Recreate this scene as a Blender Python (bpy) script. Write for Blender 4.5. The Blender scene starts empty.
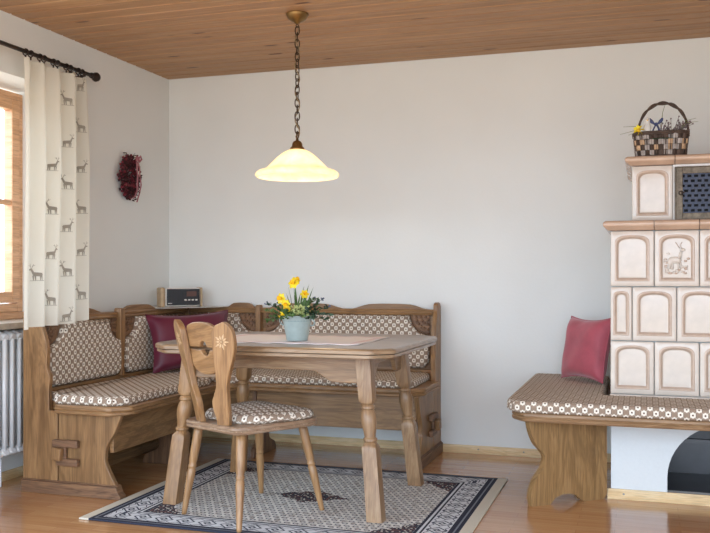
import bpy, bmesh, math, random
from mathutils import Vector, Matrix
random.seed(7)
PI = math.pi
C = bpy.context.scene.collection
WL = {}                      # world location of every object made here

# ------------------------------------------------------------------ materials
def lin(c):
    if isinstance(c, str):
        c = [int(c[i:i+2], 16)/255 for i in (0, 2, 4)]
    return tuple((x/12.92 if x <= .04045 else ((x+.055)/1.055)**2.4) for x in c)+(1,)

class NG:
    def __init__(s, name):
        s.m = bpy.data.materials.new(name); s.m.use_nodes = True
        s.t = s.m.node_tree; s.t.nodes.clear()
        s.out = s.n('ShaderNodeOutputMaterial')
    def n(s, typ, **k):
        nd = s.t.nodes.new(typ)
        for a, b in k.items(): setattr(nd, a, b)
        return nd
    def l(s, a, b): s.t.links.new(a, b)
    def put(s, sock, v):
        if isinstance(v, bpy.types.NodeSocket): s.l(v, sock)
        elif v is not None: sock.default_value = v
    def math(s, op, a, b=None, c=None):
        nd = s.n('ShaderNodeMath', operation=op)
        s.put(nd.inputs[0], a)
        if b is not None: s.put(nd.inputs[1], b)
        if c is not None: s.put(nd.inputs[2], c)
        return nd.outputs[0]
    def mix(s, f, a, b):
        nd = s.n('ShaderNodeMix', data_type='RGBA')
        s.put(nd.inputs[0], f); s.put(nd.inputs[6], a); s.put(nd.inputs[7], b)
        return nd.outputs[2]
    def coord(s, kind='UV', scale=(1, 1, 1), loc=(0, 0, 0), rnd=False, rot=(0, 0, 0)):
        tc = s.n('ShaderNodeTexCoord'); mp = s.n('ShaderNodeMapping')
        s.l(tc.outputs[kind], mp.inputs['Vector'])
        mp.inputs['Scale'].default_value = scale; mp.inputs['Rotation'].default_value = rot
        if rnd:
            oi = s.n('ShaderNodeObjectInfo')
            v = s.n('ShaderNodeCombineXYZ')
            s.l(s.math('MULTIPLY', oi.outputs['Random'], 37.0), v.inputs[0])
            s.l(s.math('MULTIPLY', oi.outputs['Random'], 91.0), v.inputs[1])
            s.l(v.outputs[0], mp.inputs['Location'])
        else: mp.inputs['Location'].default_value = loc
        return mp.outputs[0]
    def noise(s, vec, scale=5, detail=3, rough=.55, dist=0):
        nd = s.n('ShaderNodeTexNoise'); s.l(vec, nd.inputs['Vector'])
        nd.inputs['Scale'].default_value = scale; nd.inputs['Detail'].default_value = detail
        nd.inputs['Roughness'].default_value = rough; nd.inputs['Distortion'].default_value = dist
        return nd.outputs[0]
    def ramp(s, f, stops, interp='LINEAR'):
        nd = s.n('ShaderNodeValToRGB'); r = nd.color_ramp; r.interpolation = interp
        while len(r.elements) < len(stops): r.elements.new(.5)
        for e, (p, c) in zip(r.elements, stops):
            e.position = p; e.color = c if isinstance(c, tuple) and len(c) == 4 else lin(c)
        s.put(nd.inputs[0], f); return nd.outputs[0]
    def bump(s, h, strength=.2, dist=.01):
        nd = s.n('ShaderNodeBump'); s.put(nd.inputs['Height'], h)
        nd.inputs['Strength'].default_value = strength; nd.inputs['Distance'].default_value = dist
        return nd.outputs[0]
    def bsdf(s, col, rough=.5, metal=0, normal=None, **k):
        b = s.n('ShaderNodeBsdfPrincipled')
        s.put(b.inputs['Base Color'], col); s.put(b.inputs['Roughness'], rough); s.put(b.inputs['Metallic'], metal)
        if normal is not None: s.l(normal, b.inputs['Normal'])
        for a, v in k.items(): s.put(b.inputs[a.replace('_', ' ')], v)
        s.l(b.outputs[0], s.out.inputs[0]); s.b = b
        return s.m

def plain(name, col, rough=.5, metal=0, vary=.06, bump=0, sc=30, **k):
    g = NG(name); v = g.coord('Object')
    nz = g.noise(v, sc, 4)
    c = lin(col); d = tuple(x*(1-vary*2) for x in c[:3])+(1,); e = tuple(min(1, x*(1+vary*2)) for x in c[:3])+(1,)
    return g.bsdf(g.ramp(nz, [(.25, d), (.75, e)]), rough, metal, g.bump(nz, bump, .004) if bump else None, **k)

def wood(name, a, b, c, rough=.42, gs=26, bump=.25, coat=0.0):
    """a light, b middle, c dark pores; grain runs along U"""
    g = NG(name)
    v = g.coord('UV', (1.6, gs, 1), rnd=True)
    v2 = g.coord('UV', (1.2, 7, 1), rnd=True)
    v3 = g.coord('UV', (9, 260, 1), rnd=True)
    n1 = g.noise(v, 1.0, 5, .6, .6)
    n2 = g.noise(v2, 1.0, 4, .6, 1.6)
    n3 = g.noise(v3, 1.0, 2, .5)
    ring = g.math('SINE', g.math('MULTIPLY', n2, 34.0))
    f = g.math('ADD', g.math('MULTIPLY', n1, .65), g.math('MULTIPLY', ring, .09))
    f = g.math('ADD', f, .18)
    col = g.ramp(f, [(.25, c), (.5, b), (.78, a)])
    pores = g.ramp(n3, [(.36, (.0, .0, .0, 1)), (.48, (1, 1, 1, 1))])
    dark = tuple(x*.5 for x in lin(b)[:3])+(1,)
    col = g.mix(pores, g.mix(.5, col, dark), col)
    return g.bsdf(col, rough, 0, g.bump(n1, bump, .003), Coat_Weight=coat, Coat_Roughness=.2)

M = {}
M['oak_bench'] = wood('oak_bench', 'aa845a', '8e6b46', '64482c', .4)
M['oak_table'] = wood('oak_table', 'ab9072', '907455', '6a5038', .28, coat=.4)
M['oak_chair'] = wood('oak_chair', 'b08a60', '98734c', '705032', .38, coat=.1)
M['oak_seat'] = wood('oak_seat', 'b8a08a', '977c63', '6b5240', .36)
M['oak_stove'] = wood('oak_stove', 'ad895c', '927046', '6d4f2e', .42)
M['oak_pale'] = wood('oak_pale', 'ad8f6c', '927252', '6c5034', .36)
M['carved'] = wood('carved', '94704e', '785840', '4d3725', .55, gs=60, bump=.6)
M['carved_pale'] = wood('carved_pale', 'd9bf9c', 'c9a880', 'a3835c', .5)
M['pine_base'] = wood('pine_base', 'e6cfa6', 'dbbd8e', 'c49f6c', .4)
M['pine_window'] = wood('pine_window', 'e2b48c', 'd4a278', 'b48456', .4, coat=.2)

def wall_mat():
    g = NG('wall_plaster'); v = g.coord('Object')
    n = g.noise(v, 60, 4, .6); n2 = g.noise(v, 2.2, 2)
    col = g.ramp(n2, [(.3, 'e1e3e0'), (.7, 'e5e7e4')])
    return g.bsdf(col, .85, 0, g.bump(n, .25, .003))
M['wall'] = wall_mat()

def ceil_mat():
    g = NG('ceiling_boards')
    tc = g.n('ShaderNodeTexCoord'); sp = g.n('ShaderNodeSeparateXYZ'); g.l(tc.outputs['Object'], sp.inputs[0])
    bid = g.math('FLOOR', g.math('DIVIDE', sp.outputs[1], .105))
    wn = g.n('ShaderNodeTexWhiteNoise', noise_dimensions='1D'); g.l(bid, wn.inputs['W'])
    cb = g.n('ShaderNodeCombineXYZ')
    g.l(g.math('ADD', g.math('MULTIPLY', sp.outputs[0], 1.3), g.math('MULTIPLY', bid, 7.31)), cb.inputs[0])
    g.l(g.math('MULTIPLY', sp.outputs[1], 34.0), cb.inputs[1])
    n1 = g.noise(cb.outputs[0], 1, 5, .6, .8)
    cb2 = g.n('ShaderNodeCombineXYZ')
    g.l(g.math('ADD', g.math('MULTIPLY', sp.outputs[0], 2.4), g.math('MULTIPLY', bid, 3.7)), cb2.inputs[0])
    g.l(g.math('MULTIPLY', sp.outputs[1], 9.0), cb2.inputs[1])
    vo = g.n('ShaderNodeTexVoronoi'); g.l(cb2.outputs[0], vo.inputs['Vector']); vo.inputs['Scale'].default_value = 1.0
    knot = g.ramp(vo.outputs['Distance'], [(.08, (1, 1, 1, 1)), (.13, (0, 0, 0, 1))])
    base = g.ramp(n1, [(.28, 'a07a52'), (.5, 'b68f66'), (.75, 'c8a47c')])
    tone = g.ramp(wn.outputs[0], [(0, 'b09078'), (.5, 'd4bca4'), (1, 'c4a48c')])
    mul = g.n('ShaderNodeMix', data_type='RGBA', blend_type='MULTIPLY'); mul.inputs[0].default_value = .35
    g.l(base, mul.inputs[6]); g.l(tone, mul.inputs[7])
    col = g.mix(knot, mul.outputs[2], lin('5f3a20'))
    return g.bsdf(col, .5, 0, g.bump(n1, .15, .003))
M['ceiling'] = ceil_mat()

def floor_mat():
    g = NG('floor_laminate')
    v = g.coord('Object')
    br = g.n('ShaderNodeTexBrick'); g.l(v, br.inputs['Vector'])
    br.offset = .37; br.inputs['Scale'].default_value = 1
    br.inputs['Brick Width'].default_value = .42; br.inputs['Row Height'].default_value = .064
    br.inputs['Mortar Size'].default_value = .0008; br.inputs['Mortar Smooth'].default_value = .2
    br.inputs['Color1'].default_value = lin('d0a273'); br.inputs['Color2'].default_value = lin('c29062')
    br.inputs['Mortar'].default_value = lin('a8794e')
    v2 = g.coord('Object', (2.2, 42, 1)); n = g.noise(v2, 1, 4, .6, .5)
    gr = g.ramp(n, [(.3, 'd9c8b6'), (.7, 'ffffff')])
    mul = g.n('ShaderNodeMix', data_type='RGBA', blend_type='MULTIPLY'); mul.inputs[0].default_value = .75
    g.l(br.outputs['Color'], mul.inputs[6]); g.l(gr, mul.inputs[7])
    return g.bsdf(mul.outputs[2], .17, 0, g.bump(n, .03, .002), Specular_IOR_Level=.7, Coat_Weight=.35, Coat_Roughness=.1)
M['floor'] = floor_mat()

def fabric_mat():
    g = NG('woven_flower_fabric')
    tc = g.n('ShaderNodeTexCoord'); sp = g.n('ShaderNodeSeparateXYZ'); g.l(tc.outputs['UV'], sp.inputs[0])
    P = .050; Q = .047
    def cell(ou, ov):
        u = g.math('DIVIDE', g.math('ADD', sp.outputs[0], ou*P), P)
        v_ = g.math('DIVIDE', g.math('ADD', sp.outputs[1], ov*Q), Q)
        fu = g.math('MULTIPLY', g.math('SUBTRACT', g.math('SUBTRACT', u, g.math('FLOOR', u)), .5), P)
        fv = g.math('MULTIPLY', g.math('SUBTRACT', g.math('SUBTRACT', v_, g.math('FLOOR', v_)), .5), Q)
        d = g.math('SQRT', g.math('ADD', g.math('POWER', fu, 2.0), g.math('POWER', fv, 2.0)))
        ang = g.math('ARCTAN2', fv, fu)
        return g.math('ADD', d, g.math('MULTIPLY', g.math('COSINE', g.math('MULTIPLY', ang, 6.0)), .0009)), fu, fv
    d1, fu, fv = cell(0, 0); d2, _, _ = cell(.5, .5)
    d = g.math('MINIMUM', d1, d2)
    ring = g.ramp(g.math('DIVIDE', d, .02), [(0, '4a2c22'), (.17, '4a2c22'), (.23, 'f2eadc'), (.59, 'f2ebde'), (.65, 'a08c7b'), (1, '988472')])
    # lattice of cream diagonals between the flowers
    a = g.math('ADD', g.math('DIVIDE', sp.outputs[0], P), g.math('DIVIDE', sp.outputs[1], Q))
    b = g.math('SUBTRACT', g.math('DIVIDE', sp.outputs[0], P), g.math('DIVIDE', sp.outputs[1], Q))
    def line(x):
        f = g.math('ABSOLUTE', g.math('SUBTRACT', g.math('FRACT', g.math('ADD', x, .5)), .5))
        return g.math('LESS_THAN', f, .055)
    ln = g.math('MAXIMUM', line(a), line(b))
    out = g.math('GREATER_THAN', d, .0128)
    col = g.mix(g.math('MULTIPLY', ln, out), ring, lin('d8cbb6'))
    wv = g.coord('UV', (900, 900, 1)); n = g.noise(wv, 1, 2)
    col = g.mix(g.math('MULTIPLY', n, .22), col, lin('6b5a4c'))
    u2 = g.math('ABSOLUTE', g.math('SUBTRACT', g.math('FRACT', g.math('DIVIDE', sp.outputs[0], P/2)), .5))
    col = g.mix(g.math('MULTIPLY', g.math('LESS_THAN', u2, .07), .5), col, lin('43342b'))
    return g.bsdf(col, .95, 0, g.bump(n, .3, .001), Specular_IOR_Level=.15)
M['fabric'] = fabric_mat()

def rug_mat(hx, hy):
    g = NG('oriental_rug')
    tc = g.n('ShaderNodeTexCoord'); sp = g.n('ShaderNodeSeparateXYZ'); g.l(tc.outputs['Object'], sp.inputs[0])
    X, Y = sp.outputs[0], sp.outputs[1]
    ax = g.math('SUBTRACT', hx, g.math('ABSOLUTE', X)); ay = g.math('SUBTRACT', hy, g.math('ABSOLUTE', Y))
    side = g.math('LESS_THAN', ax, ay)
    dx = g.math('SUBTRACT', ax, .05)
    d = g.math('MINIMUM', dx, ay)
    # running coordinate along the border
    s_ = g.math('ADD', g.math('MULTIPLY', Y, side), g.math('MULTIPLY', X, g.math('SUBTRACT', 1.0, side)))
    cream, navy, light, grey = lin('d6cfbe'), lin('20263a'), lin('d4d8dc'), lin('7c828c')
    bands = g.ramp(g.math('DIVIDE', g.math('ADD', d, .05), .4),
        [(0, cream), (.125, navy), (.165, grey), (.185, navy), (.235, light), (.49, navy), (.515, light), (.54, navy), (.575, light)], 'CONSTANT')
    # meander of hooked diamonds in the broad light band (d .044 - .146)
    p = .105
    fs = g.math('SUBTRACT', g.math('FRACT', g.math('DIVIDE', s_, p)), .5)
    fd = g.math('DIVIDE', g.math('SUBTRACT', d, .095), .1)
    dia = g.math('ADD', g.math('ABSOLUTE', fs), g.math('ABSOLUTE', fd))
    ringd = g.math('LESS_THAN', g.math('ABSOLUTE', g.math('SUBTRACT', dia, .40)), .05)
    core = g.math('LESS_THAN', g.math('ABSOLUTE', g.math('SUBTRACT', dia, .14)), .06)
    zig = g.math('LESS_THAN', g.math('ABSOLUTE', g.math('SUBTRACT', g.math('ABSOLUTE', fd), g.math('ADD', g.math('MULTIPLY', g.math('ABSOLUTE', g.math('SUBTRACT', g.math('FRACT', g.math('DIVIDE', s_, p*.5)), .5)), .3), .30))), .025)
    pat = g.math('MAXIMUM', g.math('MAXIMUM', ringd, core), zig)
    inb = g.math('MULTIPLY', g.math('GREATER_THAN', d, .046), g.math('LESS_THAN', d, .144))
    col = g.mix(g.math('MULTIPLY', pat, inb), bands, lin('3a4152'))
    # field: small boteh all over
    f1 = g.math('SUBTRACT', g.math('FRACT', g.math('DIVIDE', X, .040)), .5)
    row = g.math('FLOOR', g.math('DIVIDE', Y, .034))
    f1b = g.math('SUBTRACT', g.math('FRACT', g.math('ADD', g.math('DIVIDE', X, .040), g.math('MULTIPLY', row, .5))), .5)
    f2 = g.math('SUBTRACT', g.math('FRACT', g.math('DIVIDE', Y, .034)), .5)
    rr = g.math('SQRT', g.math('ADD', g.math('POWER', g.math('ADD', f1b, g.math('MULTIPLY', f2, .4)), 2.0), g.math('POWER', g.math('MULTIPLY', f2, 1.2), 2.0)))
    mot = g.math('MULTIPLY', g.math('GREATER_THAN', rr, .20), g.math('LESS_THAN', rr, .37))
    n = g.noise(tc.outputs['Object'], 45, 3)
    fld = g.mix(mot, lin('dcdbd6'), lin('363e54'))
    fld = g.mix(g.math('MULTIPLY', g.math('GREATER_THAN', n, .57), .6), fld, lin('8e8378'))
    # corner pieces and a centre medallion, dense dark and fringed
    cx = g.math('SUBTRACT', hx-.23, g.math('ABSOLUTE', X)); cy = g.math('SUBTRACT', hy-.18, g.math('ABSOLUTE', Y))
    n2 = g.noise(tc.outputs['Object'], 22, 4)
    cor = g.math('LESS_THAN', g.math('ADD', g.math('ADD', g.math('MULTIPLY', cx, 1.0), g.math('MULTIPLY', cy, 1.0)), g.math('MULTIPLY', n2, .16)), .27)
    med = g.math('LESS_THAN', g.math('ADD', g.math('ADD', g.math('MULTIPLY', g.math('ABSOLUTE', X), .9), g.math('MULTIPLY', g.math('ABSOLUTE', Y), 1.5)), g.math('MULTIPLY', n2, .16)), .25)
    dense = g.math('MAXIMUM', cor, med)
    vo = g.n('ShaderNodeTexVoronoi'); g.l(tc.outputs['Object'], vo.inputs['Vector']); vo.inputs['Scale'].default_value = 55
    dc = g.ramp(vo.outputs['Distance'], [(.26, 'd8d2c4'), (.34, '2c3246'), (.6, '1f2434'), (.66, '6d4a48')])
    fld = g.mix(dense, fld, dc)
    inf = g.math('GREATER_THAN', d, .182)
    col = g.mix(inf, col, fld)
    n3 = g.noise(tc.outputs['Object'], 260, 2)
    col = g.mix(g.math('MULTIPLY', n3, .18), col, lin('8d8a84'))
    edge = g.math('LESS_THAN', g.math('ABSOLUTE', g.math('SUBTRACT', dx, -.012)), .004)
    return g.bsdf(col, .95, 0, g.bump(n3, .5, .003), Specular_IOR_Level=.1)

M['white_paint'] = plain('white_paint', 'e9ebec', .35, vary=.01)
M['stone_sill'] = plain('stone_sill', 'a89c8c', .4, vary=.12, sc=25)
M['iron'] = plain('wrought_iron', '3a302b', .5, .6, bump=.2)
M['brass'] = plain('old_brass', '8a6d42', .38, .9, vary=.15)
M['chain'] = plain('chain_brass', '4c3c2c', .42, .85, vary=.15)
M['glaze'] = plain('tile_glaze', 'cfc4b8', .25, vary=.04, sc=14, bump=.05, Coat_Weight=.3)
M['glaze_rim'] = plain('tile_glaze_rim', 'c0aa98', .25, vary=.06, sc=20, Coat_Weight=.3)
M['glaze_trim'] = plain('cornice_glaze', 'c2a48c', .25, vary=.07, sc=9, Coat_Weight=.3)
M['base_plaster'] = plain('base_plaster', 'd4d7d7', .8, vary=.01, bump=.15, sc=60)
M['grout'] = plain('grout', 'b9bcba', .8, vary=.03)
M['grate'] = plain('grate_metal', '64594c', .45, .7, vary=.2, sc=50)
M['grate_dark'] = plain('grate_lattice', '414654', .5, .6)
M['matt_black'] = plain('plain_black', '15151a', .8)
M['niche'] = plain('niche_stone', '3b3a3e', .35, vary=.25, sc=6)
M['maroon'] = plain('maroon_satin', '5e0c2c', .5, vary=.08, sc=8, Sheen_Weight=.2)
M['red_velvet'] = plain('red_velvet', 'aa4a58', .6, vary=.10, sc=12, Sheen_Weight=.35)
M['zip'] = plain('pale_piping', 'd3c9c0', .8)
M['pot'] = plain('pale_blue_zinc', 'a5b6b4', .42, .15, vary=.05)
M['pot_dark'] = plain('pot_band', '7e9498', .45, .3)
M['soil'] = plain('soil', '3a2c20', .95)
M['leaf'] = plain('leaf_green', '4c6a34', .55, vary=.25)
M['leaf_dark'] = plain('leaf_dark', '2f4630', .55, vary=.25)
M['leaf_pale'] = plain('leaf_pale', 'b7c07c', .55, vary=.15)
M['berry_blue'] = plain('blue_bud', '5a6280', .5)
M['daffodil'] = plain('daffodil_yellow', 'f6d930', .5, vary=.12)
M['daffodil_cup'] = plain('daffodil_cup', 'f0bc18', .5, vary=.1)
M['radio_wood'] = plain('radio_wood', 'b39a78', .45, vary=.08)
M['radio_black'] = plain('radio_black', '17191f', .25)
M['radio_white'] = plain('radio_frame', 'd8d4cc', .4)
M['radio_disp'] = plain('radio_display', '5a3c34', .2)
M['wicker'] = plain('wicker_dark', '4a3a30', .7, vary=.25)
M['wicker_light'] = plain('wicker_light', 'b89878', .7, vary=.2)
M['wicker_grey'] = plain('wicker_grey', 'a39a94', .7, vary=.2)
M['twig'] = plain('dry_twig', '7d6f70', .8)
M['twig_green'] = plain('green_twig', '7d8455', .8)
M['blue_ribbon'] = plain('blue_ribbon', '38436a', .5)
M['porcelain'] = plain('white_porcelain', 'd9d6d0', .4)
M['berry'] = plain('dark_red_berry', '6a1626', .4, vary=.3, sc=40)
M['berry_dark'] = plain('dried_leaf', '3c1a1e', .8, vary=.3, sc=40)
M['pink_ribbon'] = plain('pink_ribbon', 'b07078', .6, vary=.1)
M['metal'] = plain('screw_metal', '8a8680', .3, .9)
M['thread'] = plain('deer_print', '9a9488', .9)
M['cord'] = plain('lamp_cord', '8f7a58', .6)

def runner_mat():
    g = NG('table_runner_cloth')
    tc = g.n('ShaderNodeTexCoord'); sp = g.n('ShaderNodeSeparateXYZ'); g.l(tc.outputs['Object'], sp.inputs[0])
    e = g.math('MINIMUM', g.math('SUBTRACT', .39, g.math('ABSOLUTE', sp.outputs[0])), g.math('SUBTRACT', .26, g.math('ABSOLUTE', sp.outputs[1])))
    st = g.math('MULTIPLY', g.math('GREATER_THAN', e, .02), g.math('LESS_THAN', e, .05))
    n = g.noise(tc.outputs['Object'], 200, 2)
    col = g.mix(g.math('MULTIPLY', st, .55), lin('ebe6e4'), lin('d8b4b6'))
    return g.bsdf(col, .9, 0, g.bump(n, .3, .001))
M['runner'] = runner_mat()

def curtain_mat():
    g = NG('curtain_linen'); v = g.coord('UV')
    n = g.noise(v, 500, 2)
    d = g.n('ShaderNodeBsdfDiffuse'); d.inputs[0].default_value = lin('dddacf')
    t = g.n('ShaderNodeBsdfTranslucent'); t.inputs[0].default_value = lin('dcd7c6')
    bp = g.bump(n, .2, .001); g.l(bp, d.inputs['Normal'])
    m = g.n('ShaderNodeMixShader'); m.inputs[0].default_value = .3
    g.l(d.outputs[0], m.inputs[1]); g.l(t.outputs[0], m.inputs[2]); g.l(m.outputs[0], g.out.inputs[0])
    return g.m
M['curtain'] = curtain_mat()

def shade_mat():
    g = NG('alabaster_glass'); v = g.coord('Object')
    n = g.noise(v, 9, 4, .6, 1.0)
    col = g.ramp(n, [(.3, 'f8ead0'), (.7, 'fff8ea')])
    t = g.n('ShaderNodeBsdfTranslucent'); g.l(col, t.inputs[0])
    p = g.n('ShaderNodeBsdfPrincipled'); g.l(col, p.inputs['Base Color']); p.inputs['Roughness'].default_value = .25
    m = g.n('ShaderNodeMixShader'); m.inputs[0].default_value = .5
    e = g.n('ShaderNodeEmission'); g.l(g.ramp(n, [(.3, 'ffd288'), (.7, 'ffe6b4')]), e.inputs[0]); e.inputs[1].default_value = SHADE_E
    a = g.n('ShaderNodeAddShader')
    g.l(p.outputs[0], m.inputs[1]); g.l(t.outputs[0], m.inputs[2])
    g.l(m.outputs[0], a.inputs[0]); g.l(e.outputs[0], a.inputs[1]); g.l(a.outputs[0], g.out.inputs[0])
    return g.m
SHADE_E = .22
M['shade'] = shade_mat()
def bulb_mat():
    g = NG('lamp_bulb_glow'); e = g.n('ShaderNodeEmission'); e.inputs[0].default_value = lin('ffd9a0'); e.inputs[1].default_value = 6
    g.l(e.outputs[0], g.out.inputs[0]); return g.m
M['bulb'] = bulb_mat()
def glass_mat():
    g = NG('window_glass')
    t = g.n('ShaderNodeBsdfTransparent'); gl = g.n('ShaderNodeBsdfGlossy'); gl.inputs['Roughness'].default_value = .02
    m = g.n('ShaderNodeMixShader'); m.inputs[0].default_value = .06
    g.l(t.outputs[0], m.inputs[1]); g.l(gl.outputs[0], m.inputs[2]); g.l(m.outputs[0], g.out.inputs[0]); return g.m
M['glass'] = glass_mat()

# ------------------------------------------------------------------ mesh builder
class B:
    def __init__(s, T=None):
        s.v = []; s.f = []; s.mi = []; s.sm = []; s.T = T; s.cur = 0
    def add(s, vs, fs, smooth=False, m=None):
        o = len(s.v); s.v += [Vector(p) for p in vs]
        for f in fs:
            s.f.append([o+i for i in f]); s.mi.append(s.cur if m is None else m); s.sm.append(smooth)
        return s
    def box(s, x0, x1, y0, y1, z0, z1, m=None):
        vs = [(x, y, z) for x in (x0, x1) for y in (y0, y1) for z in (z0, z1)]
        return s.add(vs, [(0, 1, 3, 2), (4, 6, 7, 5), (0, 4, 5, 1), (2, 3, 7, 6), (0, 2, 6, 4), (1, 5, 7, 3)], m=m)
    def prism(s, prof, fn, t0, t1, m=None):
        """prof 2-D outline, fn(a,b,t)->xyz"""
        n = len(prof)
        vs = [fn(a, b, t0) for a, b in prof]+[fn(a, b, t1) for a, b in prof]
        fs = [tuple(range(n))[::-1], tuple(range(n, 2*n))]+[(i, (i+1) % n, n+(i+1) % n, n+i) for i in range(n)]
        return s.add(vs, fs, m=m)
    def loops(s, rings, closed=True, cap=True, smooth=True, m=None):
        n = len(rings[0]); vs = [p for r in rings for p in r]; fs = []
        for k in range(len(rings)-1):
            for i in range(n if closed else n-1):
                j = (i+1) % n
                fs.append((k*n+i, k*n+j, (k+1)*n+j, (k+1)*n+i))
        s.add(vs, fs, smooth, m)
        if cap and closed:
            o = len(s.v)-len(vs)
            s.f.append([o+i for i in range(n)][::-1]); s.mi.append(s.cur if m is None else m); s.sm.append(False)
            s.f.append([o+(len(rings)-1)*n+i for i in range(n)]); s.mi.append(s.cur if m is None else m); s.sm.append(False)
        return s
    def lathe(s, prof, o=(0, 0, 0), seg=24, axis=None, m=None, smooth=True, cap=True):
        o = Vector(o); R = Matrix.Identity(3) if axis is None else Vector((0, 0, 1)).rotation_difference(Vector(axis)).to_matrix()
        rings = [[o+R @ Vector((r*math.cos(2*PI*i/seg), r*math.sin(2*PI*i/seg), z)) for i in range(seg)] for r, z in prof]
        return s.loops(rings, True, cap, smooth, m)
    def tube(s, pts, rad, seg=8, closed=False, m=None):
        pts = [Vector(p) for p in pts]; n = len(pts)
        if not hasattr(rad, '__len__'): rad = [rad]*n
        rings = []; up = None
        for i, p in enumerate(pts):
            a = pts[(i-1) % n] if (closed or i > 0) else p; b = pts[(i+1) % n] if (closed or i < n-1) else p
            t = (b-a).normalized()
            if up is None:
                up = Vector((0, 0, 1)) if abs(t.z) < .9 else Vector((1, 0, 0))
            up = (up-t*up.dot(t)).normalized(); w = t.cross(up)
            rings.append([p+(up*math.cos(2*PI*k/seg)+w*math.sin(2*PI*k/seg))*rad[i] for k in range(seg)])
        if closed: rings.append(rings[0])
        return s.loops(rings, True, not closed, True, m)
    def ball(s, c, r, seg=10, rings=7, m=None, T=None):
        if not hasattr(r, '__len__'): r = (r, r, r)
        c = Vector(c); vs = []; fs = []
        for j in range(rings+1):
            th = PI*j/rings
            for i in range(seg):
                ph = 2*PI*i/seg
                p = Vector((r[0]*math.sin(th)*math.cos(ph), r[1]*math.sin(th)*math.sin(ph), r[2]*math.cos(th)))
                if T is not None: p = T @ p
                vs.append(c+p)
        for j in range(rings):
            for i in range(seg):
                k = (i+1) % seg
                fs.append((j*seg+i, (j+1)*seg+i, (j+1)*seg+k, j*seg+k))
        return s.add(vs, fs, True, m)

def uvbox(me, vs, grain=None):
    lo = [min(v[i] for v in vs) for i in range(3)]; hi = [max(v[i] for v in vs) for i in range(3)]
    L = max(range(3), key=lambda i: hi[i]-lo[i]) if grain is None else grain
    uv = me.uv_layers.new(name='UVMap').data
    for p in me.polygons:
        n = p.normal; a = max(range(3), key=lambda i: abs(n[i]))
        ax = [i for i in range(3) if i != a]
        if L in ax: u = L; w = ax[0] if ax[1] == L else ax[1]
        else: u, w = ax
        for li in p.loop_indices:
            c = me.vertices[me.loops[li].vertex_index].co
            uv[li].uv = (c[u], c[w]+c[a]*.37)

def uvflat(me, swap=False):
    uv = me.uv_layers.new(name='UVMap').data
    for p in me.polygons:
        n = p.normal; a = max(range(3), key=lambda i: abs(n[i]))
        u, w = [(1, 2), (0, 2), (0, 1)][a]
        for li in p.loop_indices:
            c = me.vertices[me.loops[li].vertex_index].co
            uv[li].uv = (c[w], c[u]) if swap and a == 2 else (c[u], c[w])

def obj(name, b, mats, parent=None, bevel=0, flat=False, seg=2, sub=0, origin=None, grain=None):
    vs = b.v if b.T is None else [b.T @ v for v in b.v]
    if origin is None:
        origin = Vector([(min(v[i] for v in vs)+max(v[i] for v in vs))/2 for i in range(3)])
        origin.z = min(v.z for v in vs)
    origin = Vector(origin)
    me = bpy.data.meshes.new(name)
    me.from_pydata([v-origin for v in vs], [], b.f)
    me.polygons.foreach_set('material_index', b.mi); me.polygons.foreach_set('use_smooth', b.sm)
    if not isinstance(mats, (list, tuple)): mats = [mats]
    for m in mats: me.materials.append(M[m] if isinstance(m, str) else m)
    me.validate(); 
    bm = bmesh.new(); bm.from_mesh(me); bmesh.ops.recalc_face_normals(bm, faces=bm.faces); bm.to_mesh(me); bm.free()
    me.update()
    (uvflat(me, flat == 'swap') if flat else uvbox(me, [v-origin for v in vs], grain))
    o = bpy.data.objects.new(name, me); C.objects.link(o)
    if parent is not None:
        o.parent = parent; o.location = origin-WL[parent.name]
    else: o.location = origin
    WL[o.name] = origin.copy()
    if bevel:
        md = o.modifiers.new('bevel', 'BEVEL'); md.width = bevel; md.segments = seg; md.limit_method = 'ANGLE'; md.angle_limit = .6
    if sub:
        md = o.modifiers.new('sub', 'SUBSURF'); md.levels = sub; md.render_levels = sub
    return o

def tag(o, label, cat, group=None):
    o['label'] = label; o['category'] = cat
    if group: o['group'] = group
    return o
def thing(name, loc, label, cat, group=None):
    o = bpy.data.objects.new(name, None); C.objects.link(o); o.location = loc; o.empty_display_size = .05
    WL[o.name] = Vector(loc); return tag(o, label, cat, group)
def struct(o): o['kind'] = 'structure'; return o
def dup(o, dloc, parent):
    c = o.copy(); C.objects.link(c); c.parent = parent; c.location = o.location+Vector(dloc)
    WL[c.name] = WL[o.name]+Vector(dloc); return c
XZ = lambda a, b, t: (a, t, b)
YZ = lambda a, b, t: (t, a, b)
XY = lambda a, b, t: (a, b, t)
def smooth_curve(pts, n=6):
    """Catmull-Rom through 2-D points"""
    out = []
    for i in range(len(pts)-1):
        p0 = pts[max(i-1, 0)]; p1 = pts[i]; p2 = pts[i+1]; p3 = pts[min(i+2, len(pts)-1)]
        for k in range(n):
            t = k/n
            out.append(tuple(.5*((2*p1[j])+(-p0[j]+p2[j])*t+(2*p0[j]-5*p1[j]+4*p2[j]-p3[j])*t*t+(-p0[j]+3*p1[j]-3*p2[j]+p3[j])*t**3) for j in range(2)))
    return out+[tuple(pts[-1])]

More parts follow.
